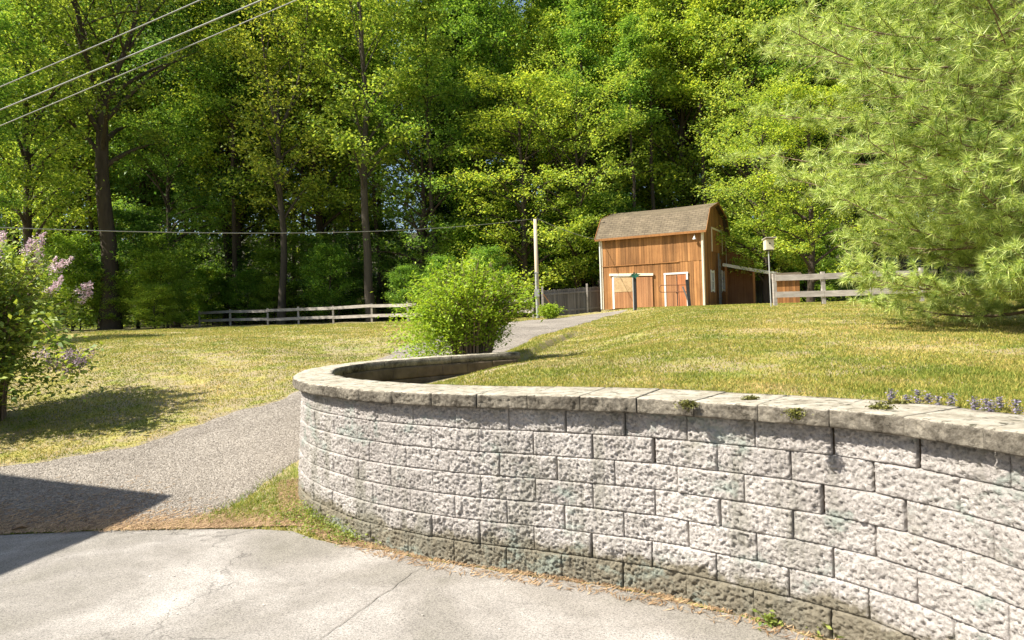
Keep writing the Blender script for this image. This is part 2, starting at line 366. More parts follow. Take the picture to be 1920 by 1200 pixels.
def Z(x, y):
    x = np.asarray(x, float); shp = x.shape; x = x.ravel(); y = np.asarray(y, float).ravel()
    L = np.interp(y, LT[:, 0], LT[:, 1]); Rr = np.interp(y, RT[:, 0], RT[:, 1])
    # smooth the polyline profiles a little
    L = (L + np.interp(y - .5, LT[:, 0], LT[:, 1]) + np.interp(y + .5, LT[:, 0], LT[:, 1])) / 3
    und = 0.035 * np.sin(x * 0.9 + 1.3) * np.sin(y * 0.55) + 0.02 * np.sin(x * 2.1 + y * 1.3)
    L = L + und * sst(7, 10, y) * sst(60, 40, y)
    sd, by = sdist(x, y)
    Eb = np.interp(by, [-30, 4.6, 5.4, 6.5, 8.5, 9.7, 15.5, 22, 34], [1.12, 1.13, 0.95, 0.74, 0.74, 0.98, 1.2, 1.33, 1.7])
    zin = Eb + (Rr - Eb) * sst(0.15, 2.8, sd) + und * 0.4 * sst(.6, 2, sd)
    ledge = np.where((by > 9.6) & (by < 24), 1.0, 0.0) * sst(24, 16, by)
    zed = Eb + 0.11
    zout = L + (np.maximum(zed, L) - L) * ledge * np.exp(-(np.minimum(sd, 0) / 0.75) ** 2)
    wdt = np.interp(by, [0, 15, 19, 30], [0.035, 0.05, 1.2, 2.5])
    t = sst(-1, 1, sd / wdt)
    z = zout * (1 - t) + zin * t
    return z.reshape(shp)
def z1(x, y): return float(Z(np.array([x]), np.array([y]))[0])
def inpoly(x, y, P):
    ins = np.zeros(x.shape, bool); n_ = len(P)
    for i in range(n_):
        x0, y0 = P[i]; x1, y1 = P[(i + 1) % n_]
        if y0 == y1: continue
        c = ((y0 > y) != (y1 > y)) & (x < (x1 - x0) * (y - y0) / (y1 - y0) + x0); ins ^= c
    return ins
# gravel drive edges
GL = catmull([(-30, 6.9), (-12, 7.2), (-7.5, 7.3), (-5.8, 7.55), (-4.6, 8.1), (-3.95, 9.2), (-3.3, 10), (-2.7, 13), (-1.7, 18), (-0.4, 24), (0.9, 30), (2.6, 34), (4.2, 36.6)], 0.25)
_o = [pat(s) for s in np.linspace(6.9, WLEN, 60)]
GRr = catmull([(-30, 5.5), (-12, 5.52), (-6, 5.6), (-4, 5.66), (-3.1, 5.72), (-2.75, 5.95), (-2.55, 6.35), (-2.46, 6.9), (-2.38, 7.5), (-2.2, 8.25), (-1.8, 8.85), (-1.2, 9.4), (-0.5, 10.3), (-0.15, 12), (0.3, 14), (1.2, 17.6), (2.3, 22), (3.6, 28), (5.2, 33), (6.0, 35)], 0.25)
rng = np.random.default_rng(7)
def resample(l, n_):
    a = np.array([(p.x, p.y) for p in l]); d = np.r_[0, np.cumsum(np.hypot(*np.diff(a, axis=0).T))]
    t = np.linspace(0, d[-1], n_); return np.c_[np.interp(t, d, a[:, 0]), np.interp(t, d, a[:, 1])]
NG = 420
gl, gr = resample(GL, NG), resample(GRr, NG)
def wiggle(l, amp):
    t = np.gradient(l, axis=0); t /= np.hypot(t[:, 0], t[:, 1])[:, None]; i = np.arange(len(l)); q = amp * (np.sin(i * .31) + .7 * np.sin(i * .83 + 1) + .5 * np.sin(i * 1.9 + 2))
    return l + np.c_[-t[:, 1], t[:, 0]] * q[:, None]
gl = wiggle(gl, 0.05); gr = wiggle(gr, 0.02)
GPOLY = np.r_[gl, gr[::-1]]
# asphalt outline
_ap = []
for s in np.arange(0, 12.2, 0.1):
    p, nrm, t = pat(s); off = 0.05 if p.y < 4.9 else 0.05 + 0.22 * min(1, (p.y - 4.9) / 0.6)
    q = p + nrm * (off + 0.012 * math.sin(s * 7) + 0.01 * math.sin(s * 23))
    if q.x < -1.55 or q.y > 5.5: break
    _ap.append((q.x, q.y))
_ap += [(-1.8, 5.44), (-2.1, 5.52), (-2.6, 5.58)] + [(x, 5.6 + 0.02 * math.sin(x * 5)) for x in np.arange(-3, -30, -0.4)]
APOLY = np.array([(2.5, -25.0)] + _ap + [(-30, -25)])

def axis(parts):
    out = []
    for a, b_, st in parts: out += list(np.arange(a, b_ - 1e-6, st))
    out.append(parts[-1][1]); return np.array(out)
xs = axis([(-400, -60, 20), (-60, -14, 1.5), (-14, -2.9, 0.2), (-2.9, 2.8, 0.05), (2.8, 14, 0.2), (14, 60, 1.5), (60, 400, 20)])
ys = axis([(-60, -4, 4), (-4, 1, 0.5), (1, 10.6, 0.06), (10.6, 17, 0.12), (17, 42, 0.4), (42, 120, 2.5), (120, 500, 20)])
X, Y = np.meshgrid(xs, ys); Zg = Z(X, Y)
und_ = inpoly(X.ravel(), Y.ravel(), GPOLY) | inpoly(X.ravel(), Y.ravel(), APOLY)
Zg = Zg - 0.02 * und_.reshape(Zg.shape)
nx, ny = len(xs), len(ys); idx = np.arange(nx * ny).reshape(ny, nx)
Fq = np.stack([idx[:-1, :-1].ravel(), idx[:-1, 1:].ravel(), idx[1:, 1:].ravel(), idx[1:, :-1].ravel()], 1)
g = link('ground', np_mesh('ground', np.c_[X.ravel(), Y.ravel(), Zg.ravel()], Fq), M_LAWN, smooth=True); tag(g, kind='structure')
# gravel strip
K = 26; ts = np.linspace(0, 1, K)
gx = gl[:, None, 0] * (1 - ts) + gr[:, None, 0] * ts; gy = gl[:, None, 1] * (1 - ts) + gr[:, None, 1] * ts
gz = Z(gx, gy) + 0.008 - 0.03 * (np.abs(ts - 0.5) > 0.49)
idx = np.arange(NG * K).reshape(NG, K)
Fq = np.stack([idx[:-1, :-1].ravel(), idx[:-1, 1:].ravel(), idx[1:, 1:].ravel(), idx[1:, :-1].ravel()], 1)
g = link('gravel_drive', np_mesh('gravel', np.c_[gx.ravel(), gy.ravel(), gz.ravel()], Fq), M_GRAVEL, smooth=True); tag(g, kind='structure')
mb = MB(); mb.poly([(x, y, 0.006) for x, y in APOLY]); bmesh.ops.triangulate(mb.bm, faces=mb.bm.faces)
g = mb.build('asphalt_driveway', M_ASPH); tag(g, kind='structure')

mb = MB(); sa, sb = Tz(800, 1058, 0), Tz(596, 1204, 0); sdv = (sb - sa); L_ = []; R2 = []
for i in range(60):
    t = i / 59 * 1.9; q = sa + sdv * t; q = Vector((q.x + 0.02 * noise.noise(Vector((t * 9, 0, 0))), q.y + 0.03 * noise.noise(Vector((t * 14, 3, 0))), 0.0105)); wdt = 0.0018 + 0.003 * abs(noise.noise(Vector((t * 30, 7, 0))))
    L_.append(mb.bm.verts.new(q + Vector((wdt, 0, 0)))); R2.append(mb.bm.verts.new(q - Vector((wdt, 0, 0))))
for i in range(59): mb.bm.faces.new((L_[i], L_[i + 1], R2[i + 1], R2[i]))
g = mb.build('asphalt_seam', flatmat('seam_tar', (0.17, 0.155, 0.13), 0.9, 0.2, 20)); tag(g, kind='structure')
# ------------------------------------------------------------------ retaining wall
BH = 0.152
def block(V, Fc, s0, s1, zb, zt, setback, seed, rough=0.0185, depth=0.13, bulge=0.006, res=0.0068, flip=False):
    """one split-faced block following the curve, rough front, plain back"""
    nu = max(6, int((s1 - s0) / res)); nv = max(5, int((zt - zb) / res))
    base = len(V); r = random.Random(seed); lean = r.uniform(-0.004, 0.004); pz = r.uniform(0, 50)
    push = r.uniform(-0.004, 0.006)
    pm, nm, tm = pat((s0 + s1) / 2)
    L = s1 - s0
    for j in range(nv + 1):
        fv = j / nv
        for i in range(nu + 1):
            fu = i / nu
            # straight face across each block, like the cast units
            p = pm + tm * ((fu - 0.5) * L)
            e = min(fu, 1 - fu) * L; e2 = min(fv, 1 - fv) * (zt - zb); ee = min(e, e2)
            k = min(1.0, ee / 0.007)
            q = Vector((s0 + fu * L, fv * 0.152 + pz, seed * 0.37))
            h = noise.noise(q * 7) * 0.6 + (0.35 - abs(noise.noise(q * 22)) * 1.6) * 0.5 + (0.3 - abs(noise.noise(q * 46 + q.yzx * 3)) * 1.3) * 0.65 + noise.noise(q * 90) * 0.8
            h = h * rough * k + bulge * (k ** 0.5) + push + lean * (fu - 0.5)
            c = p + nm * (h - setback) if not flip else p - nm * (0.27 + h * 0.7)
            V.append((c.x, c.y, zb + fv * (zt - zb)))
    for j in range(nv):
        for i in range(nu):
            a = base + j * (nu + 1) + i; Fc.append((a, a + 1, a + nu + 2, a + nu + 1))
    # back and sides
    ring = [base + i for i in range(nu + 1)] + [base + j * (nu + 1) + nu for j in range(1, nv + 1)] + [base + nv * (nu + 1) + i for i in range(nu - 1, -1, -1)] + [base + j * (nu + 1) for j in range(nv - 1, 0, -1)]
    bk = len(V)
    for k in ring:
        x, y, z = V[k]; sx = (Vector((x, y)) - pm); u_ = sx.dot(tm)
        c = pm + tm * u_ * 0.97 - nm * ((depth + setback) if not flip else 0.15); V.append((c.x, c.y, z))
    nr = len(ring)
    for k in range(nr):
        k2 = (k + 1) % nr; Fc.append((ring[k], bk + k, bk + k2, ring[k2]))
    # back face as a fan of quads
    cb = len(V); mx = sum(V[bk + k][0] for k in range(nr)) / nr; my = sum(V[bk + k][1] for k in range(nr)) / nr; mz = (zb + zt) / 2
    V.append((mx, my, mz))
    for k in range(0, nr - 1, 2): Fc.append((cb, bk + k, bk + k + 1, bk + (k + 2) % nr) if k + 2 <= nr else (cb, bk + k, bk + k + 1, bk))
wall = empty('retaining_wall', (-0.4, 4.62, 0)); tag(wall, 'long curved retaining wall of pale split-faced concrete blocks beside the asphalt', 'retaining wall')
V, Fc = [], []
BW = 0.392
phase = [0.10, 0.30, 0.09, 0.28, 0.12, 0.31, 0.07]
for r in range(7):
    s = -0.2 + phase[r] - 0.0; k = 0
    while s < WLEN - 0.05:
        rr = random.Random(r * 1000 + k); wdt = BW + rr.uniform(-0.006, 0.006)
        a, b_ = max(0, s + 0.002), min(WLEN, s + wdt - 0.002)
        gap = rr.random() < 0.22
        if gap: b_ -= rr.uniform(0.004, 0.011)
        if b_ - a > 0.08:
            py = pat((a + b_) / 2)[0].y
            if py > 1.2: block(V, Fc, a, b_, r * BH - (0.03 if r == 0 else 0) + 0.002, (r + 1) * BH - 0.001 - rr.uniform(0, 0.002), 0.008 * r, r * 1000 + k)
        s += wdt; k += 1
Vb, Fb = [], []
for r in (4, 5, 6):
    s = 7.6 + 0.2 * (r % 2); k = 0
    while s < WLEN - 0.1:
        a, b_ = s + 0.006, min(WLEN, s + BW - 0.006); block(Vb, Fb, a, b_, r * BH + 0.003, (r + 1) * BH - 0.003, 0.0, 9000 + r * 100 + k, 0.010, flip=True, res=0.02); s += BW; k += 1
def tri_quads(V, Fc): return np_mesh('m', V, Fc)
off = Vector((-0.4, 4.62, 0))
def localize(V): return np.array(V, dtype=np.float32) - np.array(off, dtype=np.float32)
o = link('block_courses', tri_quads(localize(V), Fc), M_STONE, wall)
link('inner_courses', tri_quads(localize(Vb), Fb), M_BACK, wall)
# solid core so no light leaks through the joints
cv, cf = [], []
cs = np.arange(0, WLEN, 0.1)
for s in cs:
    p, nm, t = pat(s)
    for dn, z in ((-0.09, -0.05), (-0.09, 1.05), (-0.22, 1.05), (-0.22, -0.05)):
        q = p + nm * dn; cv.append((q.x, q.y, z))
for i in range(len(cs) - 1):
    for k in range(4): cf.append((i * 4 + k, i * 4 + (k + 1) % 4, (i + 1) * 4 + (k + 1) % 4, (i + 1) * 4 + k))
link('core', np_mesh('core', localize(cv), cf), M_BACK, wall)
# cap stones
V, Fc = [], []
s = 0.05; k = 0; CZ = 7 * BH
def capdepth(y): return float(np.interp(y, [2.0, 3.2, 4.2, 5.2, 6.5, 8.0, 9.9], [0.34, 0.42, 0.48, 0.46, 0.34, 0.27, 0.25]))
CAPW = 0.36
while s < WLEN - 0.05:
    rr = random.Random(5000 + k); a, b_ = s + 0.002, min(WLEN, s + CAPW - rr.uniform(0.002, 0.006))
    pm, nm, tm = pat((a + b_) / 2); L = b_ - a; dp = capdepth(pm.y); zt = CZ + 0.092 + rr.uniform(-0.002, 0.003); zb = CZ + 0.001
    ov = 0.026; nu, nv, nd = 48, 12, 10
    if pm.y > 1.0:
        base = len(V)
        rows = []
        # front face rows bottom->top then top rows to the back
        for j in range(nv + 1):
            fv = j / nv
            for i in range(nu + 1):
                fu = i / nu; e = min(min(fu, 1 - fu) * L, min(fv, 1 - fv) * 0.092); kk = min(1, e / 0.014)
                q = Vector((a + fu * L, fv * 0.1, k * 1.7))
                h = (noise.noise(q * 9) * 0.7 + (0.3 - abs(noise.noise(q * 24)) * 1.5) * 0.7 + (0.3 - abs(noise.noise(q * 48)) * 1.3) * 0.5 + noise.noise(q * 85) * .4) * 0.015 * kk + 0.008 * kk ** 0.5
                c = pm + tm * ((fu - 0.5) * L) + nm * (ov + h); V.append((c.x, c.y, zb + fv * (zt - zb) - (0.004 if j == nv else 0)))
        for j in range(1, nd + 1):
            fd = j / nd
            for i in range(nu + 1):
                fu = i / nu
                wid = L * (1 - 0.0)
                R0 = 1.0
                p0, n0, t0 = pat(a + fu * L)
                flat = pm + tm * ((fu - 0.5) * L)
                # sides follow the curve's own normals so neighbours meet
                src = flat.lerp(p0, 1.0 if i in (0, nu) else 0.0)
                dirn = n0 if True else nm
                c = flat + nm * ov * (1 - fd) - (dirn * (dp - 0.0)) * fd
                e = min(fu, 1 - fu) * L; zz = zt + noise.noise(Vector((c.x * 9, c.y * 9, 3))) * 0.0016 - (0.003 if e < 0.006 else 0)
                if j == 1: c = flat + nm * (ov - 0.012); 
                V.append((c.x, c.y, zz))
        tot = nv + nd
        for j in range(tot):
            for i in range(nu):
                aa = base + j * (nu + 1) + i; Fc.append((aa, aa + 1, aa + nu + 2, aa + nu + 1))
        # back drop, underside and ends
        bb = len(V)
        for i in range(nu + 1):
            x, y, z = V[base + tot * (nu + 1) + i]; V.append((x, y, zb))
        for i in range(nu):
            aa = base + tot * (nu + 1) + i; Fc.append((aa, aa + 1, bb + i + 1, bb + i)); Fc.append((bb + i, bb + i + 1, base + i + 1, base + i))
        for side in (0, nu):
            for j in range(tot):
                x, y, z = V[base + j * (nu + 1) + side]; x2, y2, z2 = V[base + (j + 1) * (nu + 1) + side]
                if j >= nv:
                    v0 = len(V); V.append((x, y, zb)); V.append((x2, y2, zb))
                    Fc.append((base + j * (nu + 1) + side, base + (j + 1) * (nu + 1) + side, v0 + 1, v0))
                else:
                    pass
    s += CAPW; k += 1
link('cap', np_mesh('cap', localize(V), Fc), M_CAP, wall)

# ------------------------------------------------------------------ barn
u0 = T(1322, 573, 35.0); lx = Vector((0.874, -0.484, 0)).normalized(); BWD, BDP = 5.6, 5.6
ly = Vector((-lx.y, lx.x, 0))
BC = Vector((u0.x, u0.y, 0)) - lx * BWD
brz = math.atan2(lx.y, lx.x); BZ = u0.z - 0.03
def bx_of(u):      # distance along the front for a picture column
    k = (u - 960) / F * 1.0 - 0.0
    return (k * BC.y - BC.x) / (lx.x - k * lx.y)
def by_of(u):
    k = (u - 960) / F; c = BC + lx * BWD
    return (k * c.y - c.x) / (ly.x - k * ly.y)
def bz_of(u, v, gable=False):
    if gable: p = BC + lx * BWD + ly * by_of(u)
    else: p = BC + lx * bx_of(u)
    return T(u, v, p.y).z - BZ
barn = empty('barn', (BC.x, BC.y, BZ), brz); tag(barn, 'rust-brown board barn with a shingled gambrel roof at the top of the drive', 'barn')
EV = 4.05; BRK = (0.8, 5.05); RG = 5.6
prof = [(0, EV), (BRK[0], BRK[1]), (BDP / 2, RG), (BDP - BRK[0], BRK[1]), (BDP, EV)]
def zt_at(y):
    a = np.array(prof); return float(np.interp(y, a[:, 0], a[:, 1]))
# front wall of vertical boards
mb = MB(); r = random.Random(3)
bwid = 0.145; x = 0.0; seam = bz_of(1225, 494)
while x < BWD - 0.01:
    x2 = min(BWD, x + bwid); o1 = r.uniform(-0.006, 0.006); o2 = r.uniform(-0.006, 0.006)
    mb.box(((x + x2) / 2, 0.02 + o1, seam / 2), (x2 - x - 0.009, 0.04, seam))
    mb.box(((x + x2) / 2, 0.005 + o2, (seam + EV) / 2), (x2 - x - 0.009, 0.04, EV - seam)); x = x2
mb.box((BWD / 2, 0.06, EV / 2), (BWD - 0.02, 0.03, EV - 0.01))
front = mb.build('wall', M_BARN, barn)
# gable wall (right side) and far gable, back wall
mb = MB(); y = 0.05
while y < BDP - 0.01:
    y2 = min(BDP, y + bwid); zt = min(zt_at(y), zt_at(y2)) - 0.04
    for xx in (BWD - 0.02, 0.02): mb.box((xx + r.uniform(-0.005, 0.005), (y + y2) / 2, zt / 2), (0.04, y2 - y - 0.009, zt))
    y = y2
for xx in (BWD - 0.075, 0.045): mb.prism([(xx, 0.08, 0), (xx, BDP - 0.02, 0)] + [(xx, py - (0.02 if py > 4 else -0.08 if py < 0.1 else 0), pz - 0.06) for py, pz in prof[::-1]], (0.03, 0, 0))
mb.box((BWD / 2, BDP - 0.02, EV / 2), (BWD - 0.1, 0.04, EV))
o = mb.build('wall', M_BARN2, barn); o['label'] = 'gable wall in darker brown boards'
for nm_, c_, sz_ in (('corner_board', (BWD - 0.045, -0.022, EV / 2), (0.09, 0.035, EV)), ('corner_board', (0.05, -0.022, EV / 2), (0.1, 0.035, EV)), ('batten', (BWD / 2 - 0.6, -0.03, seam), (BWD - 1.35, 0.03, 0.035)), ('corner_board', (BWD + 0.012, 0.05, EV / 2), (0.025, 0.1, EV)), ('corner_board', (BWD + 0.012, BDP - 0.05, EV / 2), (0.025, 0.1, EV))):
    mb = MB(); mb.box(c_, sz_); mb.build(nm_, M_TRIM if nm_ == 'corner_board' else M_BARN, barn)
mb = MB(); mb.tube([(-0.02, -0.07, 0.02), (-0.02, -0.07, EV - 0.05)], 0.045, 8); mb.build('downspout', M_WHITE, barn)
# roof : thick sheets with uv running along the slope
me = bpy.data.meshes.new('roof'); bm = bmesh.new(); uvl = bm.loops.layers.uv.new('UVMap')
ovh = 0.22; rp = [(-0.26, EV - 0.20), (BRK[0] - 0.03, BRK[1] + 0.06), (BDP / 2, RG + 0.07), (BDP - BRK[0] + 0.03, BRK[1] + 0.06), (BDP + 0.26, EV - 0.20)]
L0 = 0
nseg = 16
for i in range(4):
    (ya, za), (yb, zb) = rp[i], rp[i + 1]; L = math.hypot(yb - ya, zb - za); nrm = Vector((0, -(zb - za), yb - ya)).normalized() * 0.06
    for k in range(nseg):
        xa = -ovh + (BWD + 2 * ovh) * k / nseg; xb = -ovh + (BWD + 2 * ovh) * (k + 1) / nseg
        def sag(x): return -0.05 * math.sin(PI * (x + ovh) / (BWD + 2 * ovh))
        P4 = [(xa, ya, za + sag(xa)), (xb, ya, za + sag(xb)), (xb, yb, zb + sag(xb)), (xa, yb, zb + sag(xa))]
        top = [bm.verts.new(Vector(p)) for p in P4]; bot = [bm.verts.new(Vector(p) - nrm) for p in P4]
        f = bm.faces.new(top)
        for lp, uv in zip(f.loops, [(xa, L0), (xb, L0), (xb, L0 + L), (xa, L0 + L)]): lp[uvl].uv = uv
        bm.faces.new(bot[::-1])
        for q in range(4):
            if (q == 1 and k < nseg - 1) or (q == 3 and k > 0): continue
            bm.faces.new((top[q], bot[q], bot[(q + 1) % 4], top[(q + 1) % 4]))
    L0 += L
bm.to_mesh(me); bm.free(); link('roof', me, M_SHINGLE, barn)
mb = MB()
for xx in (-ovh - 0.015, BWD + ovh + 0.015):
    for i in range(4):
        (ya, za), (yb, zb) = rp[i], rp[i + 1]; mb.beam((xx, ya, za - 0.05), (xx, yb, zb - 0.05), 0.025, 0.13)
mb.beam((-ovh, -0.275, EV - 0.23), (BWD + ovh, -0.275, EV - 0.23), 0.025, 0.12)
mb.build('fascia', M_BARN2, barn)
def rect_f(u0, v0, u1, v1): # rectangle on the front
    return bx_of(u0), bx_of(u1), bz_of((u0 + u1) / 2, v1), bz_of((u0 + u1) / 2, v0)
# left door: pale frame, chip board upper panel, boarded lower half
xa, xb, za, zb = rect_f(1154, 519, 1191, 578); za = 0.05
d = MB(); nb_ = 7
for i in range(nb_): d.box((xa + (i + .5) * (xb - xa) / nb_, -0.03, (za + zb * 0.52) / 2), ((xb - xa) / nb_ - 0.006, 0.03, zb * 0.52 - za))
door = d.build('door', M_BDOOR, barn); door['label'] = 'left door with a chip board upper panel'
d = MB(); d.box(((xa + xb) / 2, -0.034, zb * 0.77), (xb - xa, 0.035, zb * 0.48)); d.build('panel', M_OSB, door)
d = MB(); d.box((xa - 0.06, -0.04, zb / 2 + 0.02), (0.11, 0.045, zb)); d.box((xb + 0.04, -0.04, zb / 2 + .02), (0.07, 0.045, zb)); d.box(((xa + xb) / 2, -0.045, zb + 0.035), (xb - xa + 0.1, 0.045, 0.09)); d.build('frame', M_WHITE, door)
# sliding door beside it and its rail
xa2, xb2, za2, zb2 = rect_f(1196, 519, 1226, 577)
d = MB()
for i in range(7): d.box((xa2 + (i + .5) * (xb2 - xa2) / 7, -0.045, 0.05 + (zb2 - .05) / 2), ((xb2 - xa2) / 7 - 0.006, 0.04, zb2 - 0.05))
sd_ = d.build('sliding_door', M_BDOOR, barn)
d = MB(); d.beam((xa - 0.25, -0.075, zb + 0.15), (xb2 + 0.06, -0.075, zb2 + 0.10), 0.07, 0.13); d.build('door_rail', M_TRIM, barn)
# right door
xa, xb, za, zb = rect_f(1251, 514, 1289, 573)
dr = MB(); xm = (xa + xb) / 2 + 0.05
for i in range(4): dr.box((xa + (i + .5) * (xm - xa) / 4, -0.03, zb / 2 + .02), ((xm - xa) / 4 - 0.006, 0.03, zb - .02))
dr1 = dr.build('door', M_BDOOR, barn); dr1['label'] = 'brown left leaf of the right doorway'
dr = MB()
for i in range(4): dr.box((xm + (i + .5) * (xb - xm) / 4, -0.036, zb / 2 + .02), ((xb - xm) / 4 - 0.006, 0.03, zb - .02))
dr2 = dr.build('door', M_BRED, barn); dr2['label'] = 'reddish right leaf of the right doorway'
d = MB(); d.box((xa - 0.05, -0.045, zb / 2), (0.09, 0.05, zb)); d.box((xb + 0.05, -0.045, zb / 2), (0.09, 0.05, zb)); d.box(((xa + xb) / 2, -0.05, zb + 0.04), (xb - xa + 0.22, 0.05, 0.09)); d.build('door_frame', M_WHITE, barn)
d = MB(); d.box((xm, -0.06, zb / 2), (0.03, 0.02, zb - 0.1)); d.box((xm - 0.03, -0.07, zb * 0.45), (0.08, 0.03, 0.05)); d.build('latch_bar', M_DARK, dr2)
# lamp at the corner under the eave
d = MB(); xl = bx_of(1308); d.tube([(xl, -0.02, EV - 0.42), (xl, -0.18, EV - 0.38), (xl, -0.2, EV - 0.5)], 0.02, 6); d.tube([(xl, -0.2, EV - 0.46), (xl, -0.2, EV - 0.6)], [0.03, 0.09], 10); d.build('barn_lamp', M_WHITE, barn)
# gable: loft door, two windows, upright board
GX = BWD + 0.02
ya, yb = by_of(1338), by_of(1356); za, zb = bz_of(1347, 474, True), bz_of(1347, 433, True)
d = MB()
for i in range(6): d.box((GX + 0.012, ya + (i + .5) * (yb - ya) / 6, (za + zb) / 2), (0.03, (yb - ya) / 6 - 0.006, zb - za))
ld = d.build('loft_door', M_BARN2, barn)
d = MB(); d.box((GX + 0.02, ya - 0.05, (za + zb) / 2), (0.04, 0.09, zb - za)); d.box((GX + 0.02, yb + 0.05, (za + zb) / 2), (0.04, 0.09, zb - za)); d.box((GX + 0.022, (ya + yb) / 2, zb + 0.05), (0.04, yb - ya + 0.24, 0.1)); d.build('frame', M_TRIM, ld)
for uu in (1336.5, 1357):
    yc = by_of(uu); zc = bz_of(uu, 527, True); hh = 0.5; ww = 0.34
    d = MB()
    for s_ in (-1, 1):
        d.box((GX + 0.03, yc + s_ * ww, zc), (0.05, 0.09, 2 * hh + 0.18)); d.box((GX + 0.03, yc, zc + s_ * hh), (0.048, 2 * ww - .09, 0.09))
    d.box((GX + 0.025, yc, zc), (0.035, 2 * ww - .09, 0.04)); d.box((GX + 0.026, yc, zc), (0.035, 0.035, 2 * hh - .09))
    wf = d.build('window', M_WHITE, barn); d = MB(); d.box((GX + 0.008, yc, zc), (0.02, 2 * ww - .05, 2 * hh - .05)); d.build('pane', M_GLASS, wf)
d = MB(); yc = by_of(1347.5); d.box((GX + 0.10, yc - .13, 1.45), (0.06, 0.13, 2.9)); d.box((GX + 0.10, yc + .18, 1.3), (0.06, 0.09, 2.6))
for q in range(7): d.box((GX + 0.14, yc + .02, 0.4 + q * 0.35), (0.04, 0.5, 0.05))
d.build('ladder', M_GREYV, barn)
# lean-to: open shelter beyond the gable, low roof falling to the right
lt = empty('lean_to_shed', (0, 0, 0)); lt.location = (BC.x, BC.y, BZ); lt.rotation_euler = (0, 0, brz)
tag(lt, 'open-fronted lean-to shed with a tin-edged roof against the right side of the barn', 'shed')
x0, x1_ = BWD + 0.12, BWD + 3.4; z0, z1_ = 2.35, 1.55; y0, y1 = BDP - 1.6, BDP + 2.2
d = MB(); d.prism([(x0, y0, z0), (x1_, y0, z1_), (x1_, y0, z1_ + 0.05), (x0, y0, z0 + 0.05)], (0, y1 - y0, 0)); d.build('roof', M_REDTIN, lt)
d = MB(); d.beam((x0, y0 - 0.03, z0 - 0.02), (x1_ + 0.05, y0 - 0.03, z1_ - 0.02), 0.04, 0.17); d.build('fascia', M_WHITE, lt)
d = MB()
for q in range(20): d.box((x0 + 0.1 + q * 0.16, y1 - 0.1, 0.75), (0.15, 0.03, 1.5))
for q in range(12): d.box((x1_ - 0.1, y1 - 1.9 + q * 0.16, 0.72), (0.03, 0.15, 1.44))
d.build('wall', M_GREYV, lt)
for px_ in (x0 + 0.15, (x0 + x1_) / 2, x1_ - 0.12):
    d = MB(); zt = z0 + (z1_ - z0) * (px_ - x0) / (x1_ - x0) - 0.03; d.box((px_, y0 + 0.07, zt / 2), (0.11, 0.11, zt)); d.build('post', M_BARN2, lt)
# taller wing wall between barn and lean-to, sloping roof line
d = MB(); wx0 = BWD + 0.06; pr = [(wx0, BDP - 0.2, 0.0), (wx0 + 1.5, BDP - 0.2, 0.0), (wx0 + 1.5, BDP - 0.2, 2.55), (wx0, BDP - 0.2, 3.35)]
d.prism(pr, (0, 0.05, 0)); d.build('wing_wall', M_BDOOR, lt)
d = MB(); d.beam((wx0, BDP - 0.27, 3.42), (wx0 + 1.62, BDP - 0.27, 2.56), 0.16, 0.06); d.build('wing_roof', M_SHINGLE, lt)
# small brown shed further right, behind the rail fence
pS = T(1476, 545, 33); sh = empty('small_shed', (pS.x, pS.y, z1(pS.x, pS.y)), -0.3); tag(sh, 'small brown board shed seen between the rails of the right-hand fence', 'shed')
d = MB()
for q in range(8): d.box((-0.6 + q * 0.15, 0, 0.62), (0.14, 0.03, 1.24))
for q in range(8): d.box((0.54, 0.05 + q * 0.15, 0.62), (0.03, 0.14, 1.24))
d.build('wall', M_BARN2, sh); d = MB(); d.prism([(-0.75, -0.2, 1.2), (-0.75, 1.3, 1.5), (-0.75, 1.3, 1.56), (-0.75, -0.2, 1.26)], (1.5, 0, 0)); d.build('roof', M_SHINGLE, sh)

# ------------------------------------------------------------------ posts and gate in front of the barn
def gp(u, d):
    """ground point under picture column u at distance d"""
    x = (u - 960) / F * d; x = x - 0.0
    for _ in range(2):
        z = z1(x, d); b = (z - CAMZ + (u - 960) / F * d * _s) / d; x = d * ((u - 960) / F * _c + b * _s)
    return Vector((x, d, z1(x, d)))
p = gp(1191.5, 33.6); zt = T(1191, 518, p.y).z
po = empty('yard_post', p); tag(po, 'dark post topped with a green star of leaves before the left barn door', 'post')
mb = MB(); mb.box((0, 0, (zt - p.z) / 2), (0.13, 0.13, zt - p.z), None, 0.01); mb.build('post', M_DARK, po)
mb = MB(); mb.tube([(-0.085, -0.03, 0), (-0.085, -0.03, zt - p.z - 0.05)], 0.03, 6); mb.build('pipe', M_CONDUIT, po)
mb = MB()
for k in range(8):
    a = k * PI / 4 + 0.2; dx, dz = math.cos(a), math.sin(a); ln = 0.3 if k % 2 == 0 else 0.24
    c = Vector((0, -0.09, zt - p.z + 0.04)); tip = c + Vector((dx * ln, -0.03, dz * ln * 0.6)); sd2 = Vector((-dz, 0, dx)) * 0.05
    mb.prism([c, c.lerp(tip, 0.5) + sd2, tip, c.lerp(tip, 0.5) - sd2], (0, -0.015, 0))
mb.build('ornament', M_GREEN, po)
p = gp(1293, 33.0); zt = T(1290, 524, p.y).z
po = empty('gate_post', p); tag(po, 'dark leaning post with a diagonal brace before the right barn door', 'post')
mb = MB(); mb.beam((0, 0, 0), (-0.09, 0, zt - p.z), 0.13, 0.13, Vector((0, 1, 0))); mb.build('post', M_DARK, po)
mb = MB(); mb.beam((-0.02, 0.02, 0.2), (-0.3, 0.02, 1.0), 0.06, 0.08, Vector((0, 1, 0))); mb.build('brace', M_GREYV, po)
gt = empty('tube_gate', gp(1262, 33.05)); tag(gt, 'rusty two-rail tube gate standing in front of the right barn door', 'gate')
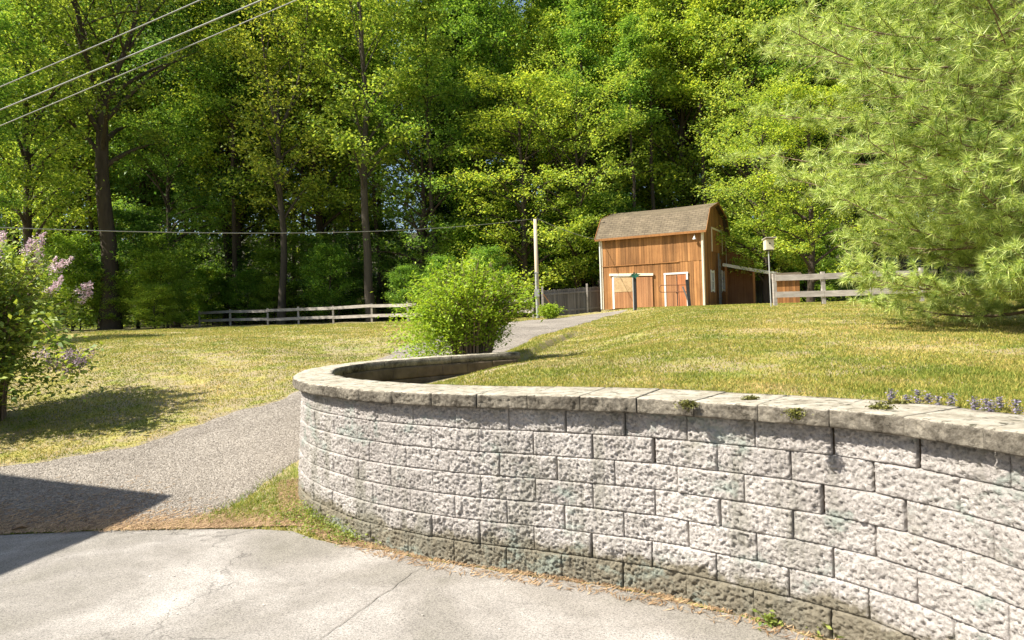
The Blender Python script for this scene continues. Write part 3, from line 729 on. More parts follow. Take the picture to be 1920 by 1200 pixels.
p = gt.location; a, b_, = T(1236, 535, 33.05) - p, T(1286, 534, 33.05) - p; c, d_ = T(1290, 547, 33.05) - p, T(1236, 548, 33.05) - p
mb = MB(); mb.tube([a + Vector((.08, 0, 0)), b_, c, d_ + Vector((.08, 0, 0)), d_ + Vector((0, 0, .08)), a - Vector((0, 0, .08)), a + Vector((.08, 0, 0))], 0.022, 6); mb.build('frame', M_RUST, gt)
mb = MB(); q = T(1272, 534, 33.05) - p; mb.tube([q, Vector((q.x + .02, 0, 0.0))], 0.02, 6); q = T(1262, 549, 33.05) - p; mb.tube([q, Vector((q.x, 0, 0.0))], 0.016, 6); mb.build('upright', M_RUST, gt)

# ------------------------------------------------------------------ service pole and its wires
p = gp(1009, 33.5); top = T(1004, 411, 33.5)
pl = empty('service_pole', p); tag(pl, 'pale round wooden service pole with grey conduit standing left of the barn', 'utility pole')
ht = top - p
mb = MB(); mb.tube([(0, 0, -0.1), (0, 0, ht.z * 0.46), (0, 0, ht.z)], [0.10, 0.095, 0.085], 14); mb.build('pole', M_POLE, pl, True)
mb = MB(); mb.tube([(-0.03, -0.14, 0), (-0.03, -0.14, ht.z * 0.455)], 0.07, 10); mb.box((-0.03, -0.13, ht.z * 0.46), (0.2, 0.16, 0.05)); mb.box((-.03, -.17, 1.25), (.24, .12, .36)); mb.build('conduit', M_CONDUIT, pl)
mb = MB(); mb.tube([(-0.14, 0, ht.z - 0.08), (-0.14, 0, ht.z + 0.06)], 0.03, 8); mb.tube([(0.14, 0, ht.z - 0.08), (0.14, 0, ht.z + 0.06)], 0.03, 8); mb.box((0, 0, ht.z - 0.06), (0.34, 0.05, 0.05)); mb.build('insulator', M_DARK, pl)
def wire(name, a, b_, sagm, rad, label, group=None, n_=28):
    mb = MB(); pts = []
    for i in range(n_ + 1):
        t = i / n_; q = a.lerp(b_, t); q.z -= 4 * sagm * t * (1 - t); pts.append(q)
    mb.tube(pts, rad, 6); o = mb.build(name, M_WIRE, None, True); tag(o, label, 'wire', group)
ptop = p + Vector((-0.14, 0, ht.z + 0.02))
wire('service_wire', T(-200, 418, 14), ptop, 0.42, 0.011, 'thin wire sagging from the far left to the top of the service pole')
eaveL = BC + Vector((0, 0, BZ)) + lx * 0.1 + Vector((0, 0, EV - 0.25)) - ly * 0.1
wire('service_wire', p + Vector((0.14, 0, ht.z + 0.02)), Vector(eaveL), 0.12, 0.014, 'short wire from the service pole to the left eave of the barn')
for k, (v0, ue, rr_, lab) in enumerate([(165, 375, 0.0105, 'uppermost of the three overhead wires crossing the top left corner'), (208, 490, 0.013, 'middle and thickest of the three overhead wires at the top left'), (238, 555, 0.009, 'lowest and thinnest of the three overhead wires at the top left')]):
    # straight through (0,v0) at 13 m and (ue,0) at 11.5 m, extended both ways
    a = T(0, v0, 13.0) + Vector((0, 0, .14)); b_ = T(ue, 0, 11.6) + Vector((0, 0, .155)); dr_ = b_ - a
    wire('overhead_wire', a - dr_ * 1.2, b_ + dr_ * 2.5, 0.16, rr_, lab, 'overhead wires', 40)

# ------------------------------------------------------------------ fences
def rail_fence(name, label, pts, rails, rw, th, postw, mat, post_extra=0.05, grp=None, piece=True):
    f = empty(name, pts[0]); tag(f, label, 'fence', grp); o0 = Vector(pts[0]); rnd = random.Random(len(pts))
    for i, q in enumerate(pts):
        q = Vector(q) - o0; hh = rails[-1] + rw / 2 + post_extra + rnd.uniform(-0.02, 0.04)
        mb = MB(); mb.beam(q + Vector((0, 0.05, -0.1)), q + Vector((rnd.uniform(-.02, .02), 0.05, hh)), postw, postw, Vector((0, 1, 0))); mb.build('post', mat, f)
    for i in range(len(pts) - 1):
        a, b_ = Vector(pts[i]) - o0, Vector(pts[i + 1]) - o0
        for z in rails:
            mb = MB(); e = rnd.uniform(-0.02, 0.02)
            mb.beam(a + Vector((0.004, -0.02, z + e)), b_ + Vector((-0.004, -0.02, z + rnd.uniform(-0.02, 0.02))), th, rw); mb.build('rail', mat, f)
    return f
us = [374, 432, 502, 560, 625, 697, 765, 835, 905, 1000]; ds = [46, 44.6, 42.8, 41.5, 40, 38.7, 37.5, 36.3, 35.2, 33.9]
rail_fence('rail_fence', 'long two-rail fence of weathered boards along the wood on the left', [gp(u, d) for u, d in zip(us, ds)], [0.38, 0.92], 0.17, 0.04, 0.1, M_GREYW)
us = [1455, 1546, 1637, 1730]; ds = [22.5, 22.3, 22.1, 21.9]
rail_fence('board_fence', 'short two-board fence of pale grey planks right of the birdhouse', [gp(u, d) for u, d in zip(us, ds)], [0.37, 0.93], 0.19, 0.04, 0.11, M_GREYW)
# tight weathered picket fence between pole and barn
a, b_ = gp(1016, 36.5), gp(1127, 38.6); f = empty('picket_fence', a); tag(f, 'dark weathered close-boarded fence between the service pole and the barn', 'fence')
mb = MB(); nB = 30; r = random.Random(9)
for i in range(nB):
    q = (b_ - a) * ((i + .5) / nB); mb.box(q + Vector((0, 0, 0.72 + r.uniform(-.02, .02))), ((b_ - a).length / nB - 0.015, 0.025, 1.42), Matrix.Rotation(math.atan2((b_ - a).y, (b_ - a).x), 3, 'Z'))
mb.build('pickets', M_GREYV, f)
for z in (0.25, 1.2):
    mb = MB(); mb.beam(Vector((0, -0.035, z)), (b_ - a) + Vector((0, -0.035, z)), 0.04, 0.1); mb.build('rail', M_GREYV, f)
for t_ in (0.02, 0.76):
    mb = MB(); q = (b_ - a) * t_ + Vector((0, -0.1, 0)); mb.box(q + Vector((0, 0, 0.82)), (0.09, 0.07, 1.64)); mb.build('post', M_GREYW, f)
mb = MB(); mb.beam(Vector((0.1, -0.12, 1.25)), Vector((0.7, -0.1, 0.35)), 0.03, 0.1, Vector((0, 1, 0))); mb.build('brace', M_BARN2, f)

# ------------------------------------------------------------------ birdhouse
p = gp(1446, 21.3); bh = empty('birdhouse', p); tag(bh, 'small pale wooden birdhouse on a thin pole before the lean-to shed', 'birdhouse')
zt = T(1443.5, 468.5, 21.3).z - p.z
mb = MB(); mb.tube([(0, 0, -0.1), (-0.03, 0, zt)], 0.02, 8); mb.build('pole', M_CONDUIT, bh)
mb = MB(); mb.box((-0.02, 0, zt + 0.165), (0.25, 0.24, 0.33), None, 0.004); mb.build('box', M_BIRD, bh)
mb = MB(); mb.box((-0.01, -0.03, zt + 0.35), (0.34, 0.34, 0.028), Matrix.Rotation(-0.12, 3, 'X')); mb.build('roof', M_GREYW, bh)
mb = MB(); mb.tube([(-0.03, -0.121, zt + 0.19), (-0.03, -0.125, zt + 0.19)], 0.026, 12); mb.build('entrance_hole', M_DARK, bh)
mb = MB(); mb.box((-.02, 0, zt - 0.015), (0.2, 0.19, 0.03)); mb.build('floor', M_DARK, bh)

# ------------------------------------------------------------------ house beside the driveway: its roof throws the shadow at lower left
cc = Tz(338, 940, 0.0); HE = 4.6
k_ = HE / math.tan(EL); cz = Vector((cc.x, cc.y, 0)) + Vector((AZ.x, AZ.y, 0)) * k_
e_dir = Vector((-0.17, -1, 0)).normalized(); w_dir = Vector((-1, 0.07, 0)).normalized(); sl_ = 0.54
hs = empty('house', cz); tag(hs, 'pale sided house left of the driveway whose roof shades the lower left corner', 'house')
Lh, Wh = 13.0, 4.2
d = MB()
e0 = Vector((0, 0, HE)); e1 = e_dir * Lh + e0; r0 = w_dir * Wh + Vector((0, 0, HE + sl_ * Wh)); r1 = r0 + e_dir * Lh; f0 = w_dir * Wh * 2 + Vector((0, 0, HE)); f1 = f0 + e_dir * Lh
d.prism([e0, r0, f0, f0 - Vector((0, 0, .15)), r0 - Vector((0, 0, .15)), e0 - Vector((0, 0, .15))], e_dir * Lh); d.build('roof', M_GREYV, hs)
d = MB(); i0 = w_dir * 0.45 + e_dir * 0.45; i1 = w_dir * (2 * Wh - 0.45) + e_dir * 0.45; ip = w_dir * Wh + e_dir * 0.45
d.prism([i0 + Vector((0, 0, -0.1)), i0 + Vector((0, 0, HE)), ip + Vector((0, 0, HE + sl_ * (Wh - .45) - .1)), i1 + Vector((0, 0, HE)), i1 + Vector((0, 0, -0.1))], e_dir * (Lh - 0.9)); d.build('wall', M_HWALL, hs)
for q in (2.5, 6.0, 9.5):
    d = MB(); c = w_dir * 0.43 + e_dir * q + Vector((0, 0, 2.0)); d.box(c, (0.06, 1.2, 1.3), Matrix.Rotation(0.07, 3, 'Z')); wn = d.build('window', M_WHITE, hs)
    d = MB(); d.box(c - w_dir * 0.03, (0.02, 1.0, 1.1), Matrix.Rotation(0.07, 3, 'Z')); d.build('pane', M_GLASS, wn)

# ------------------------------------------------------------------ vegetation generators
def unit(v): return v / np.maximum(np.linalg.norm(v, axis=1, keepdims=True), 1e-9)
def leaf_mesh(name, Cn, size, rg, aspect=0.6, flat=0.6, axis_dir=None, fold=0.25):
    """rhombic leaves, two halves folded a little; flat=1 lies level, 0 any way"""
    n_ = len(Cn); nr = rg.normal(size=(n_, 3)); nr[:, 2] = np.abs(nr[:, 2]) + flat * 2.2; nr = unit(nr)
    d = rg.normal(size=(n_, 3)) if axis_dir is None else axis_dir + rg.normal(size=(n_, 3)) * 0.5
    d = unit(d - nr * np.sum(d * nr, 1, keepdims=True)); s = np.cross(nr, d)
    sz = (size * rg.uniform(0.65, 1.3, n_))[:, None]
    wv = sz * aspect * 0.5
    P0 = Cn - d * sz * 0.5; P2 = Cn + d * sz * 0.5 - nr * sz * 0.12; P1 = Cn + s * wv + nr * wv * fold; P3 = Cn - s * wv + nr * wv * fold
    V = np.stack([P0, P1, P2, P3], 1).reshape(-1, 3)
    Fq = np.arange(n_ * 4, dtype=np.int32).reshape(-1, 4)
    return np_mesh(name, V, Fq)
def tubes_mesh(name, lines, sides=6):
    """lines: list of (pts Nx3, radii N)"""
    Vs, Fs = [], []; base = 0
    for pts, rad in lines:
        pts = np.asarray(pts, float); m_ = len(pts); k = sides if rad[0] > 0.03 else 4
        t = np.gradient(pts, axis=0); t = unit(t); ref = np.tile([0.31, 0.23, 0.92], (m_, 1)); ref[np.abs(t @ np.array([0.31, 0.23, 0.92])) > 0.93] = [0.9, 0.1, 0.1]
        if abs(t[0] @ ref[0]) > 0.9: ref[:] = [1, 0.1, 0]
        else: ref[:] = ref[0]
        a = unit(np.cross(t, ref)); b = np.cross(t, a); ang = np.arange(k) * 2 * PI / k
        ring = pts[:, None] + (a[:, None] * np.cos(ang)[None, :, None] + b[:, None] * np.sin(ang)[None, :, None]) * np.asarray(rad)[:, None, None]
        Vs.append(ring.reshape(-1, 3)); ix = base + np.arange(m_ * k).reshape(m_, k)
        Fs.append(np.stack([ix[:-1], np.roll(ix, -1, 1)[:-1], np.roll(ix, -1, 1)[1:], ix[1:]], -1).reshape(-1, 4)); base += m_ * k
    return np_mesh(name, np.concatenate(Vs), np.concatenate(Fs))
def bez(p0, p1, bend, n_=6):
    t = np.linspace(0, 1, n_)[:, None]; return p0 * (1 - t) + p1 * t + np.asarray(bend) * (4 * t * (1 - t))
def make_tree(name, seed, H=18, h0=4, R=4.5, nb=34, shape='round', leaf=0.2, per=110, up=0.35, spray=0.25, forks=0, tr=0.24, flat=0.7, csize=0.85, subs=4, leafmat_=None, bark=None, droop=0.0):
    """returns (trunk mesh, crown mesh)"""
    rg = np.random.default_rng(seed); lines = []; clusters = []
    nseg = 12; zz = np.linspace(0, H, nseg); wob = np.cumsum(rg.normal(0, 0.09 * H / 18, (nseg, 2)), 0); wob -= wob[0]
    tp = np.c_[wob, zz]; trad = tr * (1 - zz / H) ** 0.8 + 0.025; trad[0] *= 1.35
    stems = [(tp, trad)]
    if forks:
        hf = H * rg.uniform(0.42, 0.52); i = np.searchsorted(zz, hf)
        stems = [(tp[:i + 1], trad[:i + 1])]
        for k in range(forks):
            a = k * 2 * PI / forks + rg.uniform(-.4, .4); out = R * rg.uniform(0.3, 0.55)
            e = tp[i] + np.array([math.cos(a) * out, math.sin(a) * out, (H - zz[i]) * rg.uniform(0.8, 1.0)])
            ln = bez(tp[i], e, [math.cos(a) * 0.5, math.sin(a) * 0.5, -0.3], 8); stems.append((ln, np.linspace(trad[i] * 0.72, 0.03, 8)))
    lines += stems
    def prf(t):
        if shape == 'round': return math.sqrt(max(0.02, 1 - (2 * (t - 0.42)) ** 2 / 1.35))
        if shape == 'cone': return (1 - t) * 0.95 + 0.08
        if shape == 'vase': return 0.35 + 0.75 * math.sin(PI * min(1, t * 0.62 + 0.12))
        return 1 - 0.5 * t
    for i in range(nb):
        t = (i + rg.uniform(0, 1)) / nb; h = h0 + (H - h0) * t; az = i * 2.399 + rg.uniform(-.4, .4)
        st, sr = stems[0] if len(stems) == 1 else stems[rg.integers(1, len(stems))] if h > stems[0][0][-1, 2] else stems[0]
        j = int(np.clip(np.searchsorted(st[:, 2], h), 1, len(st) - 1)); f_ = np.clip((h - st[j - 1, 2]) / max(1e-3, st[j, 2] - st[j - 1, 2]), 0, 1)
        p0 = st[j - 1] * (1 - f_) + st[j] * f_; r0 = max(0.018, float(sr[j]) * 0.5)
        L = R * prf(t) * rg.uniform(0.7, 1.12); el = up + (0.5 - 0.2) * t * (0.8 if shape != 'cone' else 0.2) + rg.uniform(-0.3, 0.3)
        dv = np.array([math.cos(az) * math.cos(el), math.sin(az) * math.cos(el), math.sin(el) - droop])
        p1 = p0 + dv * L; br = bez(p0, p1, [0, 0, 0.08 * L], 6); lines.append((br, np.linspace(r0, 0.012, 6)))
        side = np.array([-math.sin(az), math.cos(az), 0.0])
        clusters.append((p1, dv))
        for s_ in range(subs):
            q = 0.35 + 0.62 * (s_ + rg.uniform(0, .8)) / subs; b0 = br[0] * 0 + p0 * (1 - q) + p1 * q + np.array([0, 0, 0.32 * L * q * (1 - q)])
            sg = 1 if s_ % 2 == 0 else -1; l2 = L * rg.uniform(0.22, 0.42)
            d2 = unit((dv * 0.6 + side * sg * rg.uniform(0.6, 1.1) + np.array([0, 0, rg.uniform(-.45, .8)]))[None])[0]
            b1 = b0 + d2 * l2; lines.append((bez(b0, b1, [0, 0, 0.03], 4), np.linspace(0.018, 0.007, 4))); clusters.append((b1, d2)); clusters.append((b0 * 0.5 + b1 * 0.5, d2))
    pts = []
    for c, dv in clusters:
        k = int(per * rg.uniform(0.5, 1.4)); cs = csize * rg.uniform(0.45, 1.5)
        q = rg.normal(size=(k, 3)) * np.array([cs * 0.5, cs * 0.5, cs * spray * 0.5])
        q += np.outer(rg.uniform(-.5, .6, k), dv) * cs * 0.8
        q[:, 2] -= 0.12 * (q[:, 0] ** 2 + q[:, 1] ** 2) / cs
        pts.append(c + q)
    pts = np.concatenate(pts)
    tm = tubes_mesh(name + '_trunk', lines, 9); tm.materials.append(bark or M_BARK); tm.polygons.foreach_set('use_smooth', [True] * len(tm.polygons))
    cm = leaf_mesh(name + '_crown', pts, leaf, rg, 0.62, flat); cm.materials.append(leafmat_ or M_LEAF)
    return tm, cm
_lab = {}
def put_tree(name, meshes, u, d, hs, label, group=None, col=(1, 1, 1), rz=None, x=None, sink=0.1, sxy=None, cat='tree'):
    rr = random.Random(int(d * 131 + (u or 0) * 7)); p = gp(u, d) if x is None else Vector((x, d, z1(x, d)))
    e = empty(name, (p.x, p.y, p.z - sink), rr.uniform(0, 6.28) if rz is None else rz); e.scale = (sxy or hs, sxy or hs, hs)
    tag(e, label, cat, group)
    t = link('trunk', meshes[0], None, e); c = link('crown', meshes[1], None, e); c.color = (col[0], col[1], col[2], 1)
    return e
YG = (1.12, 1.12, 0.9); GN = (0.62, 0.82, 0.8); OL = (0.95, 0.85, 0.9); LG = (1.0, 1.05, 1.0); DKG = (0.42, 0.6, 0.8)
P_maple = make_tree('maple', 11, 17, 3.5, 5.0, 42, 'round', 0.18, 85, 0.4, 0.55, csize=0.75, subs=5, flat=0.5)
P_maple2 = make_tree('maple2', 12, 18, 4.0, 4.6, 38, 'vase', 0.18, 85, 0.6, 0.6, csize=0.75, subs=5, flat=0.5)
P_beech = make_tree('beech', 13, 14, 1.5, 5.2, 38, 'round', 0.17, 60, 0.3, 0.5, flat=0.7, csize=0.6, subs=6)
P_beech2 = make_tree('beech2', 14, 12, 1.2, 4.8, 34, 'vase', 0.16, 60, 0.4, 0.5, flat=0.7, csize=0.6, subs=6)
P_oak = make_tree('oak', 15, 20, 7.5, 7.0, 34, 'vase', 0.19, 60, 0.55, 0.4, forks=3, tr=0.44, flat=0.5, csize=1.0, leafmat_=M_LEAFD)
P_slim = make_tree('slim', 16, 18, 5.0, 4.2, 30, 'vase', 0.18, 60, 0.75, 0.4, forks=3, tr=0.2, flat=0.5, leafmat_=M_LEAF, bark=M_BARKG)
P_slim2 = make_tree('slim2', 17, 19, 6.0, 4.0, 32, 'round', 0.18, 70, 0.65, 0.4, forks=2, tr=0.22, flat=0.5, bark=M_BARKG)
P_hem = make_tree('hemlock', 18, 20, 2.0, 3.6, 60, 'cone', 0.17, 100, -0.05, 0.14, flat=1.2, csize=0.9, leafmat_=M_CONIF, tr=0.25)
P_pole = make_tree('polepine', 19, 20, 9.5, 3.2, 28, 'cone', 0.2, 80, 0.1, 0.25, flat=0.8, csize=0.9, leafmat_=M_CONIF, tr=0.2)
P_und = make_tree('understory', 20, 6.5, 0.5, 2.4, 26, 'round', 0.15, 60, 0.35, 0.55, flat=0.6, csize=0.55, subs=5, leafmat_=M_UNDER, tr=0.06)
P_und2 = make_tree('understory2', 21, 4.5, 0.3, 2.2, 24, 'vase', 0.14, 60, 0.35, 0.5, flat=0.6, csize=0.5, subs=5, leafmat_=M_UNDER, tr=0.05)
named = [
 ('oak_tree', P_oak, 207, 42.5, 1.34, 'large dark-barked tree with forked limbs, its thick trunk rising behind the far left lawn', (0.9, 0.9, 0.8)),
 ('leafy_tree', P_slim, 527, 45, 1.28, 'slender grey tree with several upright stems behind the left end of the long fence', (1.0, 0.95, 0.9)),
 ('leafy_tree', P_slim2, 697, 43, 1.34, 'tall grey-trunked tree with arching limbs behind the middle of the long fence', LG),
 ('maple_tree', P_maple, 1150, 52, 1.34, 'bright yellow-green tree rising just left of the barn roof', YG),
 ('maple_tree', P_maple2, 1290, 50, 1.41, 'full green tree directly behind the barn roof', LG),
 ('maple_tree', P_maple, 1400, 47, 1.22, 'rounded pale green tree behind the right end of the barn', (1.05, 1.05, 1.2)),
 ('beech_tree', P_beech, 985, 44, 1.06, 'tree with level sprays of bright leaves behind the service pole', YG),
 ('beech_tree', P_beech2, 1090, 43.5, 1.06, 'low tree with flat leafy layers above the dark picket fence', LG),
 ('hemlock_tree', P_hem, 1115, 60, 1.40, 'tall dark conifer standing between the bright crowns at the top centre', (1, 1, 1)),
 ('hemlock_tree', P_hem, 870, 50, 1.12, 'dark conifer behind the round green bush', DKG),
 ('maple_tree', P_maple2, 60, 40, 1.22, 'leafy tree with a crooked dark trunk at the left edge', LG),
 ('beech_tree', P_beech, 330, 48, 1.06, 'layered green tree between the big dark trunk and the end of the fence', GN),
 ('beech_tree', P_beech2, 800, 46, 1.12, 'layered mid-green tree above the round bush', GN),
 ('maple_tree', P_maple2, 440, 52, 1.34, 'tall leafy tree between the thick trunk and the slender stems', YG),
 ('maple_tree', P_maple, 610, 50, 1.41, 'yellow-green tree between the two grey trunks', LG),
 ('beech_tree', P_beech2, 1440, 38, 0.84, 'green tree with leafy layers hanging above the birdhouse', LG),
 ('beech_tree', P_beech, 1520, 36, 0.78, 'bright bushy tree behind the board fence', YG),
 ('leafy_tree', P_slim2, 1010, 55, 1.47, 'tall narrow tree rising behind the service pole', LG),
 ('leafy_tree', P_slim, 900, 60, 1.68, 'tall upright tree with thin limbs at the top centre', GN),
 ('maple_tree', P_maple, 130, 52, 1.41, 'tall yellow-green tree behind the big dark trunk', YG),
 ('maple_tree', P_maple2, 290, 58, 1.54, 'tall leafy tree whose crown fills the gap right of the thick trunk', LG),
 ('maple_tree', P_maple2, 1520, 52, 1.41, 'tall green tree between the barn and the big pine', GN),
 ('maple_tree', P_maple, 1650, 50, 1.28, 'leafy tree largely hidden behind the big pine', GN),
 ('maple_tree', P_maple2, 1800, 46, 1.28, 'green tree glimpsed through the middle of the big pine', GN),
]
for nm_, pr_, u, d, hs_, lab, col in named: put_tree(nm_, pr_, u, d, hs_, lab, None, col, sxy=hs_ * 0.88)
rr = random.Random(5)
pool = [(P_maple, 'maple_tree'), (P_maple2, 'maple_tree'), (P_slim2, 'leafy_tree'), (P_slim, 'leafy_tree'), (P_pole, 'pine_tree'), (P_maple2, 'maple_tree'), (P_pole, 'pine_tree')]
for row, (d0, n_) in enumerate([(53, 17), (60, 18), (69, 19), (80, 20)]):
    for i in range(n_):
        u = -120 + (i + rr.uniform(0.1, 0.9)) * 2100 / n_; d = d0 + rr.uniform(-2.5, 2.5)
        if row in (0, 1) and 690 < u < 780: continue
        pr_, nm_ = pool[rr.randrange(len(pool))]
        col = rr.choice([YG, GN, LG, DKG, OL, GN]) if nm_ not in ('pine_tree', 'hemlock_tree') else (1, 1, 1)
        put_tree(nm_, pr_, u, d, rr.uniform(1.4, 1.75), {'maple_tree': 'broad leafy tree standing deep in the wood', 'beech_tree': 'tree with level leafy sprays standing deep in the wood', 'leafy_tree': 'slim leafy tree standing deep in the wood', 'pine_tree': 'bare-trunked pine standing deep in the wood', 'hemlock_tree': 'dark conifer standing deep in the wood'}[nm_], {'maple_tree': 'broad trees deep in the wood', 'beech_tree': 'layered trees deep in the wood', 'leafy_tree': 'slim trees deep in the wood', 'pine_tree': 'pines deep in the wood', 'hemlock_tree': 'conifers deep in the wood'}[nm_], col, sxy=1.25)
P_bare = make_tree('bare', 23, 22, 13, 2.6, 16, 'cone', 0.18, 70, 0.4, 0.5, flat=0.5, csize=0.8, tr=0.15)
for i in range(26):
    u = -60 + i * 66 + rr.uniform(-28, 28); put_tree('slender_tree', P_bare, u, (44.5 if u > 780 else 48.5) + rr.uniform(0, 6), rr.uniform(0.85, 1.1), 'slender dark-trunked tree at the edge of the wood', 'slender trees at the edge of the wood', rr.choice([LG, YG, GN]))
for i in range(11):
    u = 150 + i * 76 + rr.uniform(-16, 16); d = 41.5 + rr.uniform(0, 3) if u < 345 else 48.5 - (u - 370) / 45 + rr.uniform(0, 2)
    if 560 < u < 700 and i % 2: continue
    put_tree('sapling', P_und, u, d, rr.uniform(0.45, 0.8), 'sunlit sapling with spreading leafy branches just behind the long fence', 'sunlit saplings behind the long fence', rr.choice([LG, YG, GN]), cat='sapling')
# understorey saplings along the edge of the wood
k = 0
for i in range(34):
    u = -100 + i * 50 + rr.uniform(-18, 18); d = 41 + rr.uniform(0, 5) if u < 345 else 47.5 + rr.uniform(0, 6) if u < 800 else 42 + rr.uniform(0, 6) if u < 1120 else 43 + rr.uniform(0, 5)
    if 690 < u < 770 and i % 2: continue
    put_tree('sapling', P_und if rr.random() < .5 else P_und2, u, d, rr.uniform(0.7, 1.15), 'leafy sapling in the undergrowth at the edge of the wood', 'saplings at the edge of the wood', rr.choice([GN, LG, DKG, (0.9, 1, 1)]), cat='sapling')
put_tree('leafy_bush', P_und2, 290, 40, 0.45, 'low pale-green bush at the wood edge left of the long fence', None, (1.3, 1.25, 1.2), cat='bush', sxy=0.62)
# trees standing outside the frame on the left whose shadows cross the lawn
put_tree('maple_tree', P_beech, 0, 20, 0.85, 'rounded tree standing beyond the left edge nearest the lilac', None, LG, x=-24)
put_tree('maple_tree', P_maple2, 0, 35, 0.9, 'tree beyond the left edge of the lawn', None, GN, x=-29)
# far mass of the wood
rg = np.random.default_rng(31)
nF = 150000
fx = rg.uniform(-95, 95, nF); fy = rg.uniform(90, 112, nF); fz = Z(fx, fy) + rg.uniform(0, 1, nF) ** 0.8 * (38 + 4 * np.sin(fx * 0.35) + 3 * np.sin(fx * 0.9 + 2))
m_ = leaf_mesh('distant_wood', np.c_[fx, fy, fz], 0.75, rg, 0.7, 0.4); o = link('distant_wood', m_, M_LEAFD); tag(o, 'dense mass of far trees closing the back of the wood', 'woodland', None, 'stuff')
# undergrowth on the forest floor
nF = 60000; fx = rg.uniform(-45, 45, nF); fy = rg.uniform(41, 75, nF)
keep = (fy > 47.5) | ((fx > -5) & (fy > 40)) ; fx, fy = fx[keep], fy[keep]
hgt = 0.75 * (0.5 + 0.5 * np.sin(fx * 1.1 + 1.2 * np.sin(fy * .7))) + 0.35
fz = Z(fx, fy) + rg.uniform(0, 1, len(fx)) * hgt
o = link('undergrowth', leaf_mesh('undergrowth', np.c_[fx, fy, fz], 0.17, rg, 0.6, 0.9), M_UNDER); tag(o, 'leafy undergrowth covering the floor of the wood', 'undergrowth', None, 'stuff')

# ------------------------------------------------------------------ round green bush at the end of the wall
def bush(name, loc, seed, rx, ry, h, nst, nleaf, leaf, mat, label, cat, spread=1.0, z_low=0.25, bark=M_BARKP, strr=0.012, rag=0.35):
    rg = np.random.default_rng(seed); e = empty(name, loc); tag(e, label, cat); lines = []; P = []
    for i in range(nst):
        az = rg.uniform(0, 2 * PI); rad = math.sqrt(rg.uniform(0, 1)); zt = h * (0.45 + 0.55 * math.sqrt(max(0, 1 - rad ** 2 * 0.9))) * rg.uniform(0.75, 1.08)
        p1 = np.array([math.cos(az) * rad * rx, math.sin(az) * rad * ry, zt]); p0 = np.array([math.cos(az) * rad * rx * 0.27, math.sin(az) * rad * ry * 0.27, -0.02]); zt *= (1 - 0.35 * max(0, rad - 0.6) * rg.uniform(0, 2.5))
        ln = bez(p0, p1, [-p1[0] * 0.18, -p1[1] * 0.18, h * 0.12], 8); lines.append((ln, np.linspace(strr * rg.uniform(.7, 1.5), 0.003, 8)))
        for s_ in range(5):
            q = 0.22 + 0.78 * (s_ + rg.uniform(0, 1)) / 5; b0 = np.array([np.interp(q, np.linspace(0, 1, 8), ln[:, c]) for c in range(3)])
            d2 = unit((rg.normal(size=3) + p1 / np.linalg.norm(p1) * 0.8)[None])[0]; l2 = rg.uniform(0.12, 0.4) * h * 0.42; b1 = b0 + d2 * l2; b1[2] -= 0.05 * l2
            lines.append((bez(b0, b1, [0, 0, 0.02], 4), np.linspace(0.004, 0.0015, 4)))
            k = nleaf; t = rg.uniform(0, 1.05, k)[:, None]; P.append(b0 * (1 - t) + b1 * t + rg.normal(0, leaf * 0.75, (k, 3)))
    P = np.concatenate(P); P = P[P[:, 2] > z_low * (0.4 + 0.6 * rg.random(len(P))) * 1.0]
    tm = tubes_mesh(name + '_stems', lines, 5); link('stems', tm, bark, e)
    link('foliage', leaf_mesh(name + '_foliage', P, leaf, rg, 0.42, 0.35, None), mat, e)
    return e, P
pb = Vector((-0.6, 10.05, 0)); pb.z = 0.98
be, _P = bush('round_bush', pb, 41, 1.0, 0.85, 1.46, 170, 28, 0.055, M_BUSH, 'round bright-green bush with bare dark stems at the end of the stone wall', 'bush', z_low=0.2)
q = rg_b = np.random.default_rng(44).normal(0, 1, (5200, 3)) * [0.26, 0.3, 0.30] + [-0.55, -0.05, 0.48]; q = q[(q[:, 2] > 0.04) & (q[:, 0] < -0.05)]
link('low_foliage', leaf_mesh('low_foliage', q, 0.055, np.random.default_rng(45), 0.42, 0.35), M_BUSH, be)
be2, _P = bush('small_bush', gp(1033, 31), 43, 0.55, 0.4, 0.62, 26, 22, 0.11, M_BUSH, 'small light-green bush beside the foot of the service pole', 'bush', z_low=0.03)

# ------------------------------------------------------------------ lilac at the left edge
pl_ = Vector((-7.35, 9.3, z1(-7.35, 9.3)))
lil, LP = bush('lilac_bush', pl_, 51, 1.3, 1.35, 2.5, 120, 27, 0.095, M_LILACL, 'tall lilac bush with pink-mauve blossom at the left edge of the lawn', 'lilac', z_low=0.15, strr=0.013)
rg = np.random.default_rng(52)
q = rg.normal(0, 1, (2600, 3)) * [0.6, 0.5, 0.33] + [0.15, -0.25, 0.7]; q = q[q[:, 2] > 0.25]
link('low_foliage', leaf_mesh('low_foliage', q, 0.09, rg, 0.5, 0.4), M_LILACL, lil)
P = []; nfl = 0
cand = LP[(LP[:, 0] > -0.6)]; cr_ = np.hypot(cand[:, 0] / 1.5, cand[:, 1] / 1.5) ** 2 + ((cand[:, 2] - 1.2) / 1.3) ** 2
outer = cand[(cr_ > 0.75) & (cand[:, 2] > 1.15) & (cand[:, 1] < 0.7)]
sel = outer[rg.choice(len(outer), 60, replace=False)]
for c in sel:
    d2 = unit((c * [1, 1, 0] + np.array([0, 0, 1.1]) + rg.normal(0, .25, 3))[None])[0]; k = 150; t = rg.uniform(0, 1, k)[:, None]; wd = 0.065 * (1 - t * 0.75)
    P.append(c + d2 * t * rg.uniform(.16, .26) + rg.normal(0, 1, (k, 3)) * wd * 0.55)
link('blossom', leaf_mesh('lilac_blossom', np.concatenate(P), 0.022, rg, 0.9, 0.1), M_LILACF, lil)
